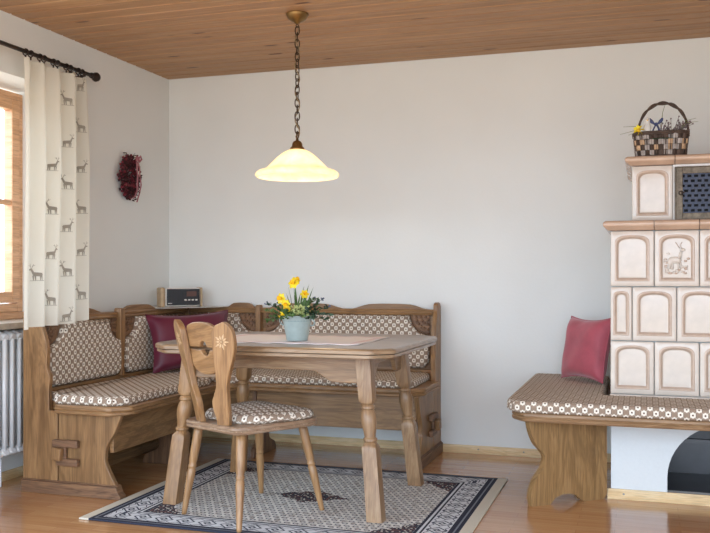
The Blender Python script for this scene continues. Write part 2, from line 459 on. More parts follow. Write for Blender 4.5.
# ------------------------------------------------------------------ the room
RX, RY0, H = 4.7, -6.3, 2.4
struct(obj('floor', B().box(-.2, RX+.1, RY0, .12, -.05, 0), 'floor', origin=(0, 0, 0)))
cb = B()
k = 0
while -k*.105 > RY0:
    y1 = -k*.105+.0; y0 = y1-.105
    prof = [(y1, 2.46), (y1, 2.416), (y1-.004, 2.415), (y1-.013, 2.4), (y0+.004, 2.4), (y0, 2.406), (y0, 2.46)]
    cb.prism(prof, YZ, -.3, RX+.1); k += 1
struct(obj('ceiling', cb, 'ceiling', origin=(0, 0, 2.4)))
struct(obj('wall_back', B().box(-.35, RX+.1, 0, .12, 0, 2.46), 'wall', origin=(0, 0, 0)))
DY0, DY1 = -5.0, -3.2      # glazed terrace door in the right wall
struct(obj('wall_right', B().box(RX, RX+.12, RY0, DY0, 0, 2.46).box(RX, RX+.12, DY1, 0, 0, 2.46).box(RX, RX+.12, DY0, DY1, 2.12, 2.46), 'wall', origin=(RX, 0, 0)))
db = B()
for k_ in range(2):
    ya = DY0+.002+k_*(DY1-DY0)/2; yb_ = ya+(DY1-DY0)/2-.004
    db.box(RX+.03, RX+.09, ya, ya+.08, .002, 2.118); db.box(RX+.03, RX+.09, yb_-.08, yb_, .002, 2.118)
    db.box(RX+.03, RX+.09, ya+.08, yb_-.08, .002, .10); db.box(RX+.03, RX+.09, ya+.08, yb_-.08, 2.03, 2.118)
d1_ = struct(obj('door_1', db, 'pine_window', bevel=.004))
obj('door_glass', B().box(RX+.058, RX+.062, DY0+.082, DY0+.82, .10, 2.03).box(RX+.058, RX+.062, DY0+.982, DY1-.082, .10, 2.03), 'glass', d1_)
obj('door_handle', B().tube([(RX+.03, -4.06, 1.05), (RX-.02, -4.06, 1.05), (RX-.02, -4.18, 1.05)], .008, 8), 'metal', d1_)
# left wall: window recess y -2.75 .. -1.2, thin parapet behind the radiator
WY0, WY1, WX = -2.75, -1.19, -.22
lw = B()
lw.box(-.35, 0, WY1, 0, 0, 2.46)
lw.box(-.35, 0, WY0, WY1, 2.095, 2.46)
lw.box(-.35, -.13, WY0, WY1, 0, .80)
lw.box(-.35, 0, -3.05, WY0, 0, 2.46)
lw.box(-.35, 0, -5.95, -3.05, 2.2, 2.46)  # lintel over an unseen opening, added to let in more daylight
lw.box(-.35, 0, RY0, -5.95, 0, 2.46)
struct(obj('wall_left', lw, 'wall', origin=(0, 0, 0)))
# window
fr = B()
x0, x1 = WX-.06, WX
def frame(b, y0, y1, z0, z1, w, x0, x1):
    b.box(x0, x1, y0, y0+w, z0, z1); b.box(x0, x1, y1-w, y1, z0, z1)
    b.box(x0, x1, y0+w, y1-w, z0, z0+w); b.box(x0, x1, y0+w, y1-w, z1-w, z1)
frame(fr, WY0, WY1-.02, .875, 2.075, .045, x0, x1)
wf = struct(obj('window_1', fr, 'pine_window', bevel=.004))
sb = B(); frame(sb, -1.93, WY1-.06, .925, 2.035, .06, WX-.045, WX+.012); sb.box(WX-.03, WX+.006, -1.87, WY1-.12, 1.455, 1.485)
frame(sb, WY0+.04, -1.935, .925, 2.035, .06, WX-.045, WX+.012); sb.box(WX-.03, WX+.006, WY0+.1, -1.995, 1.455, 1.485)
obj('window_sash', sb, 'pine_window', wf, bevel=.005)
obj('window_glass', B().box(WX-.022, WX-.018, -1.87, WY1-.12, .985, 1.975).box(WX-.022, WX-.018, WY0+.1, -1.995, .985, 1.975), 'glass', wf)
struct(obj('trim_1', B().box(WX-.06, .035, WY0+.003, WY1-.003, .803, .835), 'stone_sill', bevel=.004))
struct(obj('trim_2', B().box(WX-.06, WX-.0, WY0+.003, WY1-.003, .835, .874), 'pine_window', bevel=.004))
# baseboards
def bbprof(t, h=.048): return [(0, 0), (t, 0), (t, h*.45), (t*.6, h*.8), (t*.45, h), (0, h)]
bb = B(); bb.prism([(-a-.0005, z) for a, z in bbprof(.016)], lambda a, b, t: (t, a, b), .0, RX)
for x in (2.11, 2.38): bb.lathe([(.006, 0), (.006, .003), (.0, .004)], (x, -.0125, .026), 8, (0, -1, 0), m=1)
struct(obj('baseboard_back', bb, ['pine_base', 'metal'], bevel=.002))
bl = B(); bl.prism([(a+.0005, z) for a, z in bbprof(.016)], lambda a, b, t: (a, t, b), -1.19, -.017)
bl.prism([(a-.1295, z) for a, z in bbprof(.016)], lambda a, b, t: (a, t, b), WY0, WY1)
struct(obj('baseboard_left', bl, 'pine_base', bevel=.002))

# ------------------------------------------------------------------ radiator
rad = thing('radiator', (-.05, -1.95, .0), 'white column radiator under the window sill beside the bench end', 'radiator')
def column():
    b = B()
    for x in (-.085, -.05, -.015):
        b.tube([(x, -1.33, .19), (x, -1.33, .75)], .0125, 10)
    b.tube([(-.095, -1.33, .185), (-.05, -1.33, .165), (-.005, -1.33, .185)], .02, 10)
    b.tube([(-.095, -1.33, .755), (-.05, -1.33, .775), (-.005, -1.33, .755)], .02, 10)
    return b
c0 = obj('radiator_column', column(), 'white_paint', rad)
for i in range(1, 23): dup(c0, (0, -.0555*i, 0), rad)
rp = B().tube([(-.05, -1.3, .19), (-.05, -2.58, .19)], .016, 10); rp.tube([(-.05, -1.3, .75), (-.05, -2.58, .75)], .016, 10)
rp.tube([(-.05, -1.6, .19), (-.05, -1.6, .03), (-.05, -1.6, .0)], .01, 8); rp.tube([(-.05, -2.3, .19), (-.05, -2.3, 0)], .01, 8)
obj('radiator_pipe', rp, 'white_paint', rad)

# ------------------------------------------------------------------ corner bench
bench = thing('corner_bench', (.2, -.1, 0), 'L-shaped carved oak corner bench with flower-patterned upholstery', 'bench')
BX, BY = .14, -.03            # rear planes
def arch(L, h, n=20, low=0.0):
    return [(L*i/n, low+h*math.sin(PI*min(1, max(0, i/n)))**.75) for i in range(n+1)]
def arches(segs, base):
    """segs list of (a0,a1,h) -> outline along the top"""
    out = []
    for a0, a1, h in segs:
        for i in range(17):
            t = i/16; s = math.sin(PI*t)
            e = .5-.5*math.cos(PI*min(1, t/.28)) if t < .28 else (.5-.5*math.cos(PI*min(1, (1-t)/.28)) if t > .72 else 1)
            out.append((a0+(a1-a0)*t, base+h*(.72*e+.28*s)))
    return out
def back_board(lo, hi, z0, segs, base, fn, t0, t1):
    prof = [(lo, z0)]+[(lo, base)]+arches(segs, base)+[(hi, base), (hi, z0)]
    q = [prof[0]]
    for p in prof[1:]:
        if abs(p[0]-q[-1][0])+abs(p[1]-q[-1][1]) > 1e-4: q.append(p)
    return B().prism(q, fn, t0, t1)
TB = .864
# right wing back (along the back wall)
obj('backrest_board', back_board(.165, 1.852, .20, [(.45, .67, .034), (.73, 1.285, .034), (1.30, 1.825, .036)], TB, XZ, BY-.025, BY), 'oak_bench', bench, bevel=.003)
# left wing back (along the left wall), reaching the floor
obj('backrest_board', back_board(-1.606, -.03, .012, [(-1.57, -.995, .034), (-.84, -.42, .036)], TB, YZ, BX, BX+.025), 'oak_bench', bench, bevel=.003)
# rail mouldings under the arches
def rail(p0, p1, fn, name='backrest_rail'):
    b = B(); 
    b.prism([(0, 0), (.028, 0), (.034, .008), (.026, .016), (.03, .028), (.022, .036), (0, .036)], fn, p0, p1)
    return obj(name, b, 'oak_bench', bench, bevel=.002)
rail(.165, 1.852, lambda a, b, t: (t, BY-.025-a*.8, .832+b))
rail(-1.606, -.06, lambda a, b, t: (BX+.025+a*.8, t, .832+b))
# lower rail of the back, just above the seat
obj('backrest_rail', B().box(.19, 1.852, BY-.05, BY-.026, .45, .502), 'oak_bench', bench, bevel=.004)
obj('backrest_rail', B().box(BX+.026, BX+.05, -1.606, -.06, .45, .502), 'oak_bench', bench, bevel=.004)
# plinth of the left back board
obj('back_plinth', B().prism([(0, .0), (.032, .0), (.032, .05), (.02, .075), (.02, .1), (.008, .11), (0, .11)], lambda a, b, t: (BX+.0255+a, t, b), -1.6, -.03), 'oak_bench', bench, bevel=.003)
# divider posts
for nm, f in (('x', lambda a, t, z: (.70+a, BY-.025-t, z)), ('y', lambda a, t, z: (BX+.025+t, -.885+a, z))):
    b = B()
    w = .034 if nm == 'x' else .05
    prof = smooth_curve([(-w*.6, .50), (-w*.5, .60), (-w*.9, .70), (-w, .80), (-w*.9, .87), (-w*.5, .886), (0, .878)], 5)
    prof = prof+[(-a, z) for a, z in prof[::-1][1:]]
    b.prism([(a*.5, z) for a, z in prof], lambda a, z, t: f(a, t, z), .0, .046)
    obj('divider_post', b, 'oak_bench', bench, bevel=.006)
# corner post behind the pillow
obj('corner_post', B().box(BX+.026, BX+.06, BY-.06, BY-.026, .45, .868), 'oak_bench', bench, bevel=.004)

def panel_outline(w, h, r, rc, left=True, right=True):
    """cushion outline w x h centred at 0, lower corners round, upper corners cut by concave quarter rounds"""
    p = []
    def arc(cx, cy, rad, a0, a1, n=8):
        return [(cx+rad*math.cos(a0+(a1-a0)*i/n), cy+rad*math.sin(a0+(a1-a0)*i/n)) for i in range(n+1)]
    x0, x1 = -w/2, w/2
    p += arc(x0+r, r, r, PI, 1.5*PI); p += arc(x1-r, r, r, 1.5*PI, 2*PI)
    if right:
        p += arc(x1-.0, h, rc, -PI/2, -PI, 8)
    else: p += [(x1, h)]
    if left:
        p += arc(x0+.0, h, rc, 0, -PI/2, 8)
    else: p += [(x0, h)]
    return p
def cushion(outline, fn, t, puff, z0, mat='fabric', name='back_cushion'):
    """puffed pad: outline ring -> inset rings -> cap; fn(a,b,depth)"""
    cx = sum(p[0] for p in outline)/len(outline); cy = sum(p[1] for p in outline)/len(outline)
    n = len(outline)
    def inset(d):
        res = []
        for i in range(n):
            ax, ay = outline[i-1]; bx, by = outline[(i+1) % n]; x, y = outline[i]
            nx, ny = -(by-ay), (bx-ax); l = math.hypot(nx, ny) or 1
            nx, ny = nx/l, ny/l
            res.append((x+nx*d, y+ny*d))
        return res
    rings = []
    for d, q in ((0.002, 0), (0, .35), (.002, .6), (.006, .8), (.013, .93), (.022, 1.0)):
        rings.append([fn(a, b+z0, q*t) for a, b in inset(d)])
    b = B(); b.loops(rings, True, True, True)
    return obj(name, b, mat, bench, flat=True)
# back cushions: (centre, width)
RYF = BY-.0255; LXF = BX+.0255
fR = lambda c: (lambda a, b, d: (c+a, RYF-d, b))
fL = lambda c: (lambda a, b, d: (LXF+d, c+a, b))
def carve(c, side, fn, w):
    """carved quarter plate in the upper corner of a panel"""
    b = B(); R = .118; z = .832
    s = 1 if side == 'l' else -1
    a0 = -s*w/2
    out = [(a0, z)]+[(a0+s*R*math.cos(t), z-R*math.sin(t)) for t in [PI/2*i/10 for i in range(11)]]
    b.prism(out, lambda a, z_, t: fn(a, z_, t), .0, .012)
    for ring, cnt in ((.085, 6), (.055, 4), (.028, 2)):
        for i in range(cnt):
            t = PI/2*(i+.5)/cnt
            p = fn(a0+s*ring*math.cos(t), z-ring*math.sin(t), .013)
            b.ball(p, .0095, 6, 4)
    b.tube([fn(a0+s*(R-.005)*math.cos(PI/2*i/10), z-(R-.005)*math.sin(PI/2*i/10), .012) for i in range(11)], .005, 5)
    return obj('carved_corner', b, 'carved', bench)
for c, w in ((.445, .46), (1.282, 1.08)):
    cushion(panel_outline(w, .318, .055, .12), fR(c), .045, 1, .512)
    carve(c, 'l', fR(c), w); carve(c, 'r', fR(c), w)
for c, w in ((-1.21, .65), (-.478, .70)):
    cushion(panel_outline(w, .325, .055, .12), fL(c), .045, 1, .505)
    carve(c, 'l', fL(c), w); carve(c, 'r', fL(c), w)
# seat board (L) and seat cushions
def seat_edge(z0, z1, dx, inner):
    L = [(.172-0, -1.66+dx), (.66, -1.66+dx), (.70-dx, -1.62), (.73-dx, -1.56), (.73-dx, -.74), (.78, -.61+dx*.5), (1.84, -.61+dx), (1.90-dx, -.55), (1.92-dx, -.50), (1.92-dx, BY-.03), (.172, BY-.03)]
    return L
def roundpoly(pts, r, n=5):
    out = []
    N = len(pts)
    for i in range(N):
        p = Vector(pts[i]); a = Vector(pts[i-1]); b = Vector(pts[(i+1) % N])
        da = (a-p); db = (b-p); rr = min(r, da.length*.45, db.length*.45)
        s = p+da.normalized()*rr; e = p+db.normalized()*rr
        for k in range(n+1):
            t = k/n; q = s*(1-t)**2+p*2*t*(1-t)+e*t*t
            out.append((q.x, q.y))
    return out
SB = [(.345, -1.70), (.65, -1.70), (.735, -1.615), (.735, -.76), (.86, -.615), (1.82, -.615), (1.91, -.53), (1.91, -.17), (1.845, -.17), (1.845, BY-.052), (.168+.03, BY-.052), (.198, -1.60), (.345, -1.60)]
sbp = roundpoly(SB, .02, 4)
sbb = B()
def lring(z, d):
    n = len(sbp); res = []
    for i in range(n):
        ax, ay = sbp[i-1]; bx, by = sbp[(i+1) % n]; x, y = sbp[i]
        nx, ny = -(by-ay), (bx-ax); l = math.hypot(nx, ny) or 1
        res.append((x+nx/l*d, y+ny/l*d, z))
    return res
sbb.loops([lring(.405, .006), lring(.410, .0), lring(.420, .0), lring(.424, .006), lring(.430, .002), lring(.445, .003), lring(.449, .009)], True, True, False)
obj('seat_board', sbb, 'oak_bench', bench)
def seat_cushion(poly, z0, z1, parent, name='seat_cushion', mat='fabric', r=.03, flat=True):
    pp = roundpoly(poly, r, 4); n = len(pp)
    def ring(z, d):
        res = []
        for i in range(n):
            ax, ay = pp[i-1]; bx, by = pp[(i+1) % n]; x, y = pp[i]
            nx, ny = -(by-ay), (bx-ax); l = math.hypot(nx, ny) or 1
            res.append((x+nx/l*d, y+ny/l*d, z))
        return res
    h = z1-z0
    b = B(); b.loops([ring(z0, .006), ring(z0+h*.2, .0), ring(z0+h*.55, .0), ring(z0+h*.8, .006), ring(z0+h*.93, .014), ring(z1, .028)], True, True, True)
    return obj(name, b, mat, parent, flat=flat)
seat_cushion([(.325, -1.668), (.65, -1.668), (.705, -1.60), (.705, -.76), (.60, -.60), (.218, -.60), (.218, -1.592), (.325, -1.592)], .449, .492, bench, r=.015, flat='swap')
seat_cushion([(.218, -.598), (.60, -.598), (.72, -.69), (.85, -.585), (1.81, -.585), (1.848, -.54), (1.84, BY-.082), (.218, BY-.082)], .449, .492, bench)
# end panels
def end_panel(fn, t0, t1):
    """outline in (depth from rear, z); returns upright, lower support"""
    up = smooth_curve([(.085, .895), (.09, .86), (.112, .82), (.142, .72), (.14, .62), (.158, .575), (.152, .50), (.155, .41)], 4)
    prof = [(0, .06), (0, .885), (.02, .907), (.05, .912), (.075, .905)]+up+[(.203, .405), (.203, .06)]
    a = B().prism(prof, fn, t0, t1)
    s = smooth_curve([(.565, .405), (.545, .36), (.525, .315), (.485, .253), (.474, .20), (.478, .165), (.51, .104), (.535, .06)], 5)
    b = B().prism([(.209, .06), (.209, .405)]+s, fn, t0, t1)
    ft = B()
    w0, w1 = min(t0, t1)-.012, max(t0, t1)+.012
    ft.prism([(-.004, 0), (.565, 0), (.565, .018), (.552, .03), (.54, .06), (-.004, .06)], fn, w0, w1)
    ft.prism([(-.001, .06), (.548, .06), (.54, .068), (-.001, .068)], fn, w0+.006, w1-.006)
    return a, b, ft
fe = lambda a, b, t: (.12+a, t, b)
a, b, ft = end_panel(fe, -1.635, -1.607)
obj('end_upright', a, 'oak_bench', bench, bevel=.004); obj('end_support', b, 'oak_bench', bench, bevel=.004, grain=2); obj('end_foot', ft, 'carved', bench, bevel=.004)
fe2 = lambda a, b, t: (t, BY+.012-a, b)
a, b, ft = end_panel(fe2, 1.853, 1.881)
obj('end_upright', a, 'oak_bench', bench, bevel=.004); obj('end_support', b, 'oak_bench', bench, bevel=.004, grain=2); obj('end_foot', ft, 'carved', bench, bevel=.004)
# moulded edge of the visible upright
# mortise blocks and wedge
def wedge(fn):
    b = B()
    def bx(a0, a1, z0, z1, d0, d1):
        b.prism([(a0, z0), (a1, z0), (a1, z1), (a0, z1)], fn, d0, d1)
    bx(.190, .335, .236, .272, 0, .028); bx(.215, .335, .146, .182, 0, .028)
    bx(.195, .265, .165, .25, 0, .02)
    b2 = B(); b2.prism([(.197, .178), (.25, .172), (.258, .232), (.205, .238)], fn, .02, .048)
    return b, b2
b, b2 = wedge(lambda a, z, t: (.12+a, -1.6355-t, z))
w_ = obj('wedged_tenon', b, 'carved', bench, bevel=.006); obj('wedge', b2, 'oak_bench', w_, bevel=.006)
b, b2 = wedge(lambda a, z, t: (1.8815+t, BY+.012-a, z))
w_ = obj('wedged_tenon', b, 'carved', bench, bevel=.006); obj('wedge', b2, 'oak_bench', w_, bevel=.006)
# front beams below the seat
obj('front_beam', B().box(.60, .622, -1.606, -.55, .215, .404), 'oak_bench', bench, bevel=.003)
obj('front_beam', B().box(.623, 1.852, -.52, -.498, .205, .404), 'oak_bench', bench, bevel=.003)
# inner supports with scrolled feet
def inner(fn, t0, t1):
    s = smooth_curve([(.50, .404), (.50, .25), (.44, .20), (.43, .14), (.47, .08), (.52, .05), (.53, .0)], 5)
    r = smooth_curve([(.20, .0), (.22, .05), (.30, .09), (.30, .15), (.22, .22), (.18, .30), (.17, .404)], 5)
    return B().prism(s+r, fn, t0, t1)
obj('inner_support', inner(lambda a, z, t: (.12+a, t, z), -.86, -.835), 'carved', bench, bevel=.004)
obj('inner_support', inner(lambda a, z, t: (t, BY-a, z), .86, .885), 'carved', bench, bevel=.004)
# pale board lying over the corner of the backrest
cbd = B().prism([(.02, -.44), (.20, -.46), (.23, -.46), (.27, -.40), (.46, -.12), (.46, -.03), (.02, -.03)], XY, .8688, .8730)
tag(obj('corner_shelf', cbd, 'radio_white', bevel=.002), 'small pale board lying on the corner of the bench back under the radio', 'shelf')

# ------------------------------------------------------------------ radio
rt = Matrix.Translation((.228, -.245, .8733)) @ Matrix.Rotation(math.radians(46), 4, 'Z')
radio = thing('table_radio', (.228, -.245, .8733), 'small black and wood table radio standing on the corner of the bench back', 'radio')
b = B(rt); b.box(-.115, .115, -.045, .055, .004, .122); obj('body', b, 'radio_white', radio, bevel=.012, seg=3)
for s, w in ((-1, .03), (1, .015)):
    b = B(rt); b.box(min(s*.1155, s*(.1155+w)), max(s*.1155, s*(.1155+w)), -.043, .057, 0.0, .125); obj('side_panel', b, 'radio_wood', radio, bevel=.01, seg=3)
b = B(rt); b.box(-.108, .108, -.0505, -.0455, .012, .115)
fp = obj('front_panel', b, 'radio_black', radio, bevel=.005)
b = B(rt); b.box(.02, .085, -.0525, -.051, .068, .1); obj('display', b, 'radio_disp', fp)
b = B(rt)
for i in range(4): b.box(.005+i*.024, .02+i*.024, -.0535, -.051, .04, .05)
obj('button', b, 'radio_white', fp, bevel=.002)
b = B(rt); b.box(-.1, -.075, -.0516, -.051, .022, .026); obj('badge', b, 'radio_white', fp)
b = B(rt)
for i in range(9):
    for j in range(7): b.box(-.105+i*.011, -.101+i*.011, -.0512, -.051, .04+j*.01, .044+j*.01)
obj('speaker_grille', b, 'matt_black', fp)
# ------------------------------------------------------------------ pillows
def pillow(b, w, h, t, droop=0):
    n = 22; rng = random.Random(3)
    for sgn in (1, -1):
        vs = []; fs = []
        for j in range(n+1):
            for i in range(n+1):
                u = i/n*2-1; v = j/n*2-1
                pin = 1-.13*(1-u*u)*(v*v)**2; pin2 = 1-.10*(1-v*v)*(u*u)**2
                x = u*w/2*pin2; z = v*h/2*pin
                bulge = ((1-u**4)*(1-v**4))**.55 if abs(u) < 1 and abs(v) < 1 else 0
                wr = (.009*math.sin(3.1*u+2*v)*math.sin(4*v-2*u+1)+.006*math.sin(5*u-7*v+2*math.sin(3*u))*(u*u+v*v)*.6)*bulge
                vs.append((x, sgn*(t/2*bulge+wr*.8), z+h/2))
        for j in range(n):
            for i in range(n):
                a = j*(n+1)+i; fs.append((a, a+1, a+n+2, a+n+1))
        b.add(vs, fs, True)
    return b
def rim(b, w, h, r):
    pts = []
    n = 22
    P = lambda u, v: (u*w/2*(1-.10*(1-v*v)*(u*u)**2), 0, v*h/2*(1-.13*(1-u*u)*(v*v)**2)+h/2)
    for i in range(n): pts.append(P(-1+2*i/n, -1))
    for i in range(n): pts.append(P(1, -1+2*i/n))
    for i in range(n): pts.append(P(1-2*i/n, 1))
    for i in range(n): pts.append(P(-1, 1-2*i/n))
    return b.tube(pts, r, 5, True)
T1 = Matrix.Translation((.462, -.484, .503)) @ Matrix.Rotation(math.radians(50), 4, 'Z') @ Matrix.Rotation(math.radians(-17), 4, 'X') @ Matrix.Rotation(math.radians(-2), 4, 'Y')
p1 = tag(obj('throw_pillow', pillow(B(T1), .54, .36, .12), 'maroon'), 'shiny maroon pillow leaning in the corner of the bench below the radio', 'pillow')
obj('piping', rim(B(T1), .54, .36, .0035), 'maroon', p1)
T2 = Matrix.Translation((2.735, -.372, .506)) @ Matrix.Rotation(math.radians(-50), 4, 'Z') @ Matrix.Rotation(math.radians(-12), 4, 'X') @ Matrix.Rotation(math.radians(-1), 4, 'Y')
p2 = tag(obj('throw_pillow', pillow(B(T2), .365, .35, .12), 'red_velvet'), 'dusty red velvet pillow on the stove bench leaning against the tiles', 'pillow')
obj('piping', rim(B(T2), .365, .35, .0035), 'red_velvet', p2)
# ------------------------------------------------------------------ rug
RHX, RHY = .842, .665
rb = B(); rb.box(-RHX, RHX, -RHY, RHY, 0, .009)
rb.v = [v+Vector((1.538, -1.322, .0008)) for v in rb.v]
tag(obj('area_rug', rb, rug_mat(RHX, RHY), bevel=.003, origin=(1.538, -1.322, .0008)), 'blue, grey and cream oriental rug lying under the dining table', 'rug')
FZ = .0105    # top of the rug
# ------------------------------------------------------------------ dining table
TX, TY = 1.487, -1.310
table = thing('dining_table', (TX, TY, FZ), 'oak dining table with clipped corners and splayed turned legs', 'table')
def topring(hx, hy, c, z):
    return [(TX+a, TY+b, z) for a, b in roundpoly([(-hx+c, -hy), (hx-c, -hy), (hx, -hy+c), (hx, hy-c), (hx-c, hy), (-hx+c, hy), (-hx, hy-c), (-hx, -hy+c)], .02, 4)]
hx, hy = .575, .490
b = B(); b.loops([topring(hx-.012, hy-.012, .085, .722), topring(hx-.006, hy-.006, .085, .726), topring(hx-.006, hy-.006, .085, .738), topring(hx-.014, hy-.014, .085, .741), topring(hx, hy, .085, .743), topring(hx, hy, .085, .757), topring(hx-.004, hy-.004, .085, .762), topring(hx-.012, hy-.012, .085, .765)], True, True, False)
obj('tabletop', b, 'oak_table', table)
LX, LY = 1.458, -1.283
def sq(c, w, z, rot=0):
    return [(c[0]+w*math.cos(rot+PI/4+PI/2*i)*1.4142, c[1]+w*math.sin(rot+PI/4+PI/2*i)*1.4142, z) for i in range(4)]
def table_leg(sx, sy):
    top = Vector((LX+sx*.425, LY+sy*.295, .721)); bot = Vector((LX+sx*.497, LY+sy*.352, FZ))
    def at(z):
        t = (z-bot.z)/(top.z-bot.z); return bot.lerp(top, t)
    ux = Vector((1, 0, 0)); uy = Vector((0, 1, 0))
    b = B()
    def ring(z, w, k=0, n=24):
        c = at(z); res = []
        for i in range(n):
            a = 2*PI*i/n
            ca, sa = math.cos(a), math.sin(a)
            # blend square (k=0) and circle (k=1)
            q = max(abs(ca), abs(sa)); r = w*((1-k)/q+k)
            if k == 0: r = min(r, w*1.34)
            res.append((c.x+r*ca, c.y+r*sa, z))
        return res
    R = [ring(FZ, .036), ring(.30, .034), ring(.325, .0335), ring(.336, .031, .6), ring(.345, .026, 1), ring(.352, .031, 1), ring(.360, .031, 1), ring(.366, .025, 1),
         ring(.38, .026, 1), ring(.42, .034, 1), ring(.445, .036, 1), ring(.47, .033, 1), ring(.486, .026, 1), ring(.492, .031, 1), ring(.50, .031, 1), ring(.508, .026, 1), ring(.515, .031, .6), ring(.53, .033), ring(.60, .034), ring(.721, .036)]
    b.loops(R, True, True, True)
    return b
for sx in (-1, 1):
    for sy in (-1, 1):
        o = obj('leg', table_leg(sx, sy), 'oak_pale' if (sx == 1) else 'oak_chair', table)
        for p in o.data.polygons: p.use_smooth = True
        md = o.modifiers.new('edge', 'EDGE_SPLIT'); md.split_angle = math.radians(28)
def apron(L, d_end, d_mid):
    """outline with scooped lower edge"""
    t = .7215
    low = []
    for i in range(25):
        s = i/24; e = min(s, 1-s)
        k = 0 if e < .14 else (1 if e > .27 else .5-.5*math.cos(PI*(e-.14)/.13))
        low.append((-L/2+L*s, t-d_end+(d_end-d_mid)*k))
    return [(L/2, t), (-L/2, t)]+low
for sy in (-1, 1):
    b = B().prism(apron(.80, .125, .075), lambda a, z, t: (LX+a, t, z), LY+sy*.30-.011, LY+sy*.30+.011)
    obj('apron', b, 'oak_pale', table, bevel=.003)
for sx in (-1, 1):
    b = B().prism(apron(.54, .12, .05), lambda a, z, t: (t, LY+a, z), LX+sx*.43-.011, LX+sx*.43+.011)
    obj('apron', b, 'oak_pale', table, bevel=.003)
# runner
b = B()
n = 30
vs = []; fs = []
for j in range(11):
    for i in range(n+1):
        vs.append((1.07+.79*i/n+(.012 if j == 0 else 0)*0, -1.61+.53*j/10, .7655+.0022+.0012*math.sin(i*1.3+j*.9)))
for j in range(10):
    for i in range(n):
        a = j*(n+1)+i; fs.append((a, a+1, a+n+2, a+n+1))
b.add(vs, fs, True)
o = obj('table_runner', b, 'runner', origin=(1.465, -1.345, .7655)); md = o.modifiers.new('s', 'SOLIDIFY'); md.thickness = .0018; md.offset = 1
tag(o, 'pinkish white woven table runner lying lengthwise on the oak table', 'table runner')

# ------------------------------------------------------------------ flower pot
PX, PY, PZ = 1.518, -1.463, .7705
plant = thing('potted_daffodils', (PX, PY, PZ), 'pale blue bucket planted with yellow daffodils and leafy sprigs, on the table runner', 'potted flowers')
b = B(); b.lathe([(.0, 0), (.048, 0), (.050, .004), (.065, .088), (.068, .094), (.076, .112), (.079, .114), (.078, .117), (.073, .115), (.065, .094), (.055, .09), (0, .088)], (PX, PY, PZ), 32, cap=False)
pot = obj('bucket', b, 'pot', plant)
b = B().tube([(PX+.0655*math.cos(i*PI/14), PY+.0655*math.sin(i*PI/14), PZ+.093) for i in range(28)], .0025, 5, True); obj('band', b, 'pot_dark', pot)
for s in (-1, 1):
    b = B().tube([(PX+s*.068, PY-.012, PZ+.104), (PX+s*.083, PY-.012, PZ+.098), (PX+s*.088, PY, PZ+.085), (PX+s*.078, PY+.01, PZ+.07), (PX+s*.062, PY+.01, PZ+.068)], .0035, 6)
    obj('handle', b, 'pot', pot)
obj('soil', B().lathe([(0, .1), (.04, .104), (.064, .1)], (PX, PY, PZ), 20, cap=False), 'soil', plant)
rng = random.Random(11)
def leafq(b, p, d, L, w, m=None, fold=.25):
    d = Vector(d).normalized(); s = d.cross(Vector((rng.uniform(-1, 1), rng.uniform(-1, 1), rng.uniform(-.4, 1)))).normalized(); u = s.cross(d)
    p = Vector(p)
    vs = [p, p+d*L*.3+s*w*.45+u*fold*w, p+d*L*.3-s*w*.45+u*fold*w, p+d*L*.65+s*w*.4+u*fold*w, p+d*L*.65-s*w*.4+u*fold*w, p+d*L, p+d*L*.35, p+d*L*.68]
    b.add(vs, [(0, 1, 6), (0, 6, 2), (1, 3, 7, 6), (6, 7, 4, 2), (3, 5, 7), (7, 5, 4)], True, m)
# narcissus blades
b = B()
for i in range(26):
    a = rng.uniform(0, 2*PI); r = rng.uniform(0, .04); h = rng.uniform(.08, .17); ln = rng.uniform(.01, .045)
    p0 = Vector((PX+r*math.cos(a), PY+r*math.sin(a), PZ+.1)); d = Vector((math.cos(a)*ln, math.sin(a)*ln, h))
    s = Vector((-math.sin(a+1), math.cos(a+1), 0))*.0045
    mid = p0+d*.6; tip = p0+d*1.0+Vector((math.cos(a), math.sin(a), -.3))*.008
    b.add([p0-s, p0+s, mid+s, mid-s, tip], [(0, 1, 2, 3), (3, 2, 4)], True)
obj('leaf_blades', b, 'leaf', plant)['kind'] = 'stuff'
def sprig(p, d, L, mat, lw, ll, nl, tipmat=None):
    b = B(); p = Vector(p); d = Vector(d).normalized()
    q = [p+d*L*t/6+Vector((0, 0, -.25*L*(t/6)**2)) for t in range(7)]
    b.tube(q, [.0018-.0002*t for t in range(7)], 5, m=0)
    for k in range(nl):
        t = .15+.85*k/nl; i = min(5, int(t*6)); c = q[i].lerp(q[i+1], t*6-i)
        a = rng.uniform(0, 2*PI)
        leafq(b, c, d*.6+Vector((math.cos(a), math.sin(a), rng.uniform(-.3, .6))), ll*rng.uniform(.7, 1.1), lw, m=0)
    if tipmat:
        for k in range(5):
            b.ball(q[6]+Vector((rng.uniform(-.008, .008), rng.uniform(-.008, .008), rng.uniform(-.006, .01))), .0035, 6, 4, m=1)
    return obj('sprig', b, [mat]+([tipmat] if tipmat else []), plant)
base = Vector((PX, PY, PZ+.1))
rt_ = Vector((.95, .31, 0)); fwv = Vector((.31, -.95, 0))
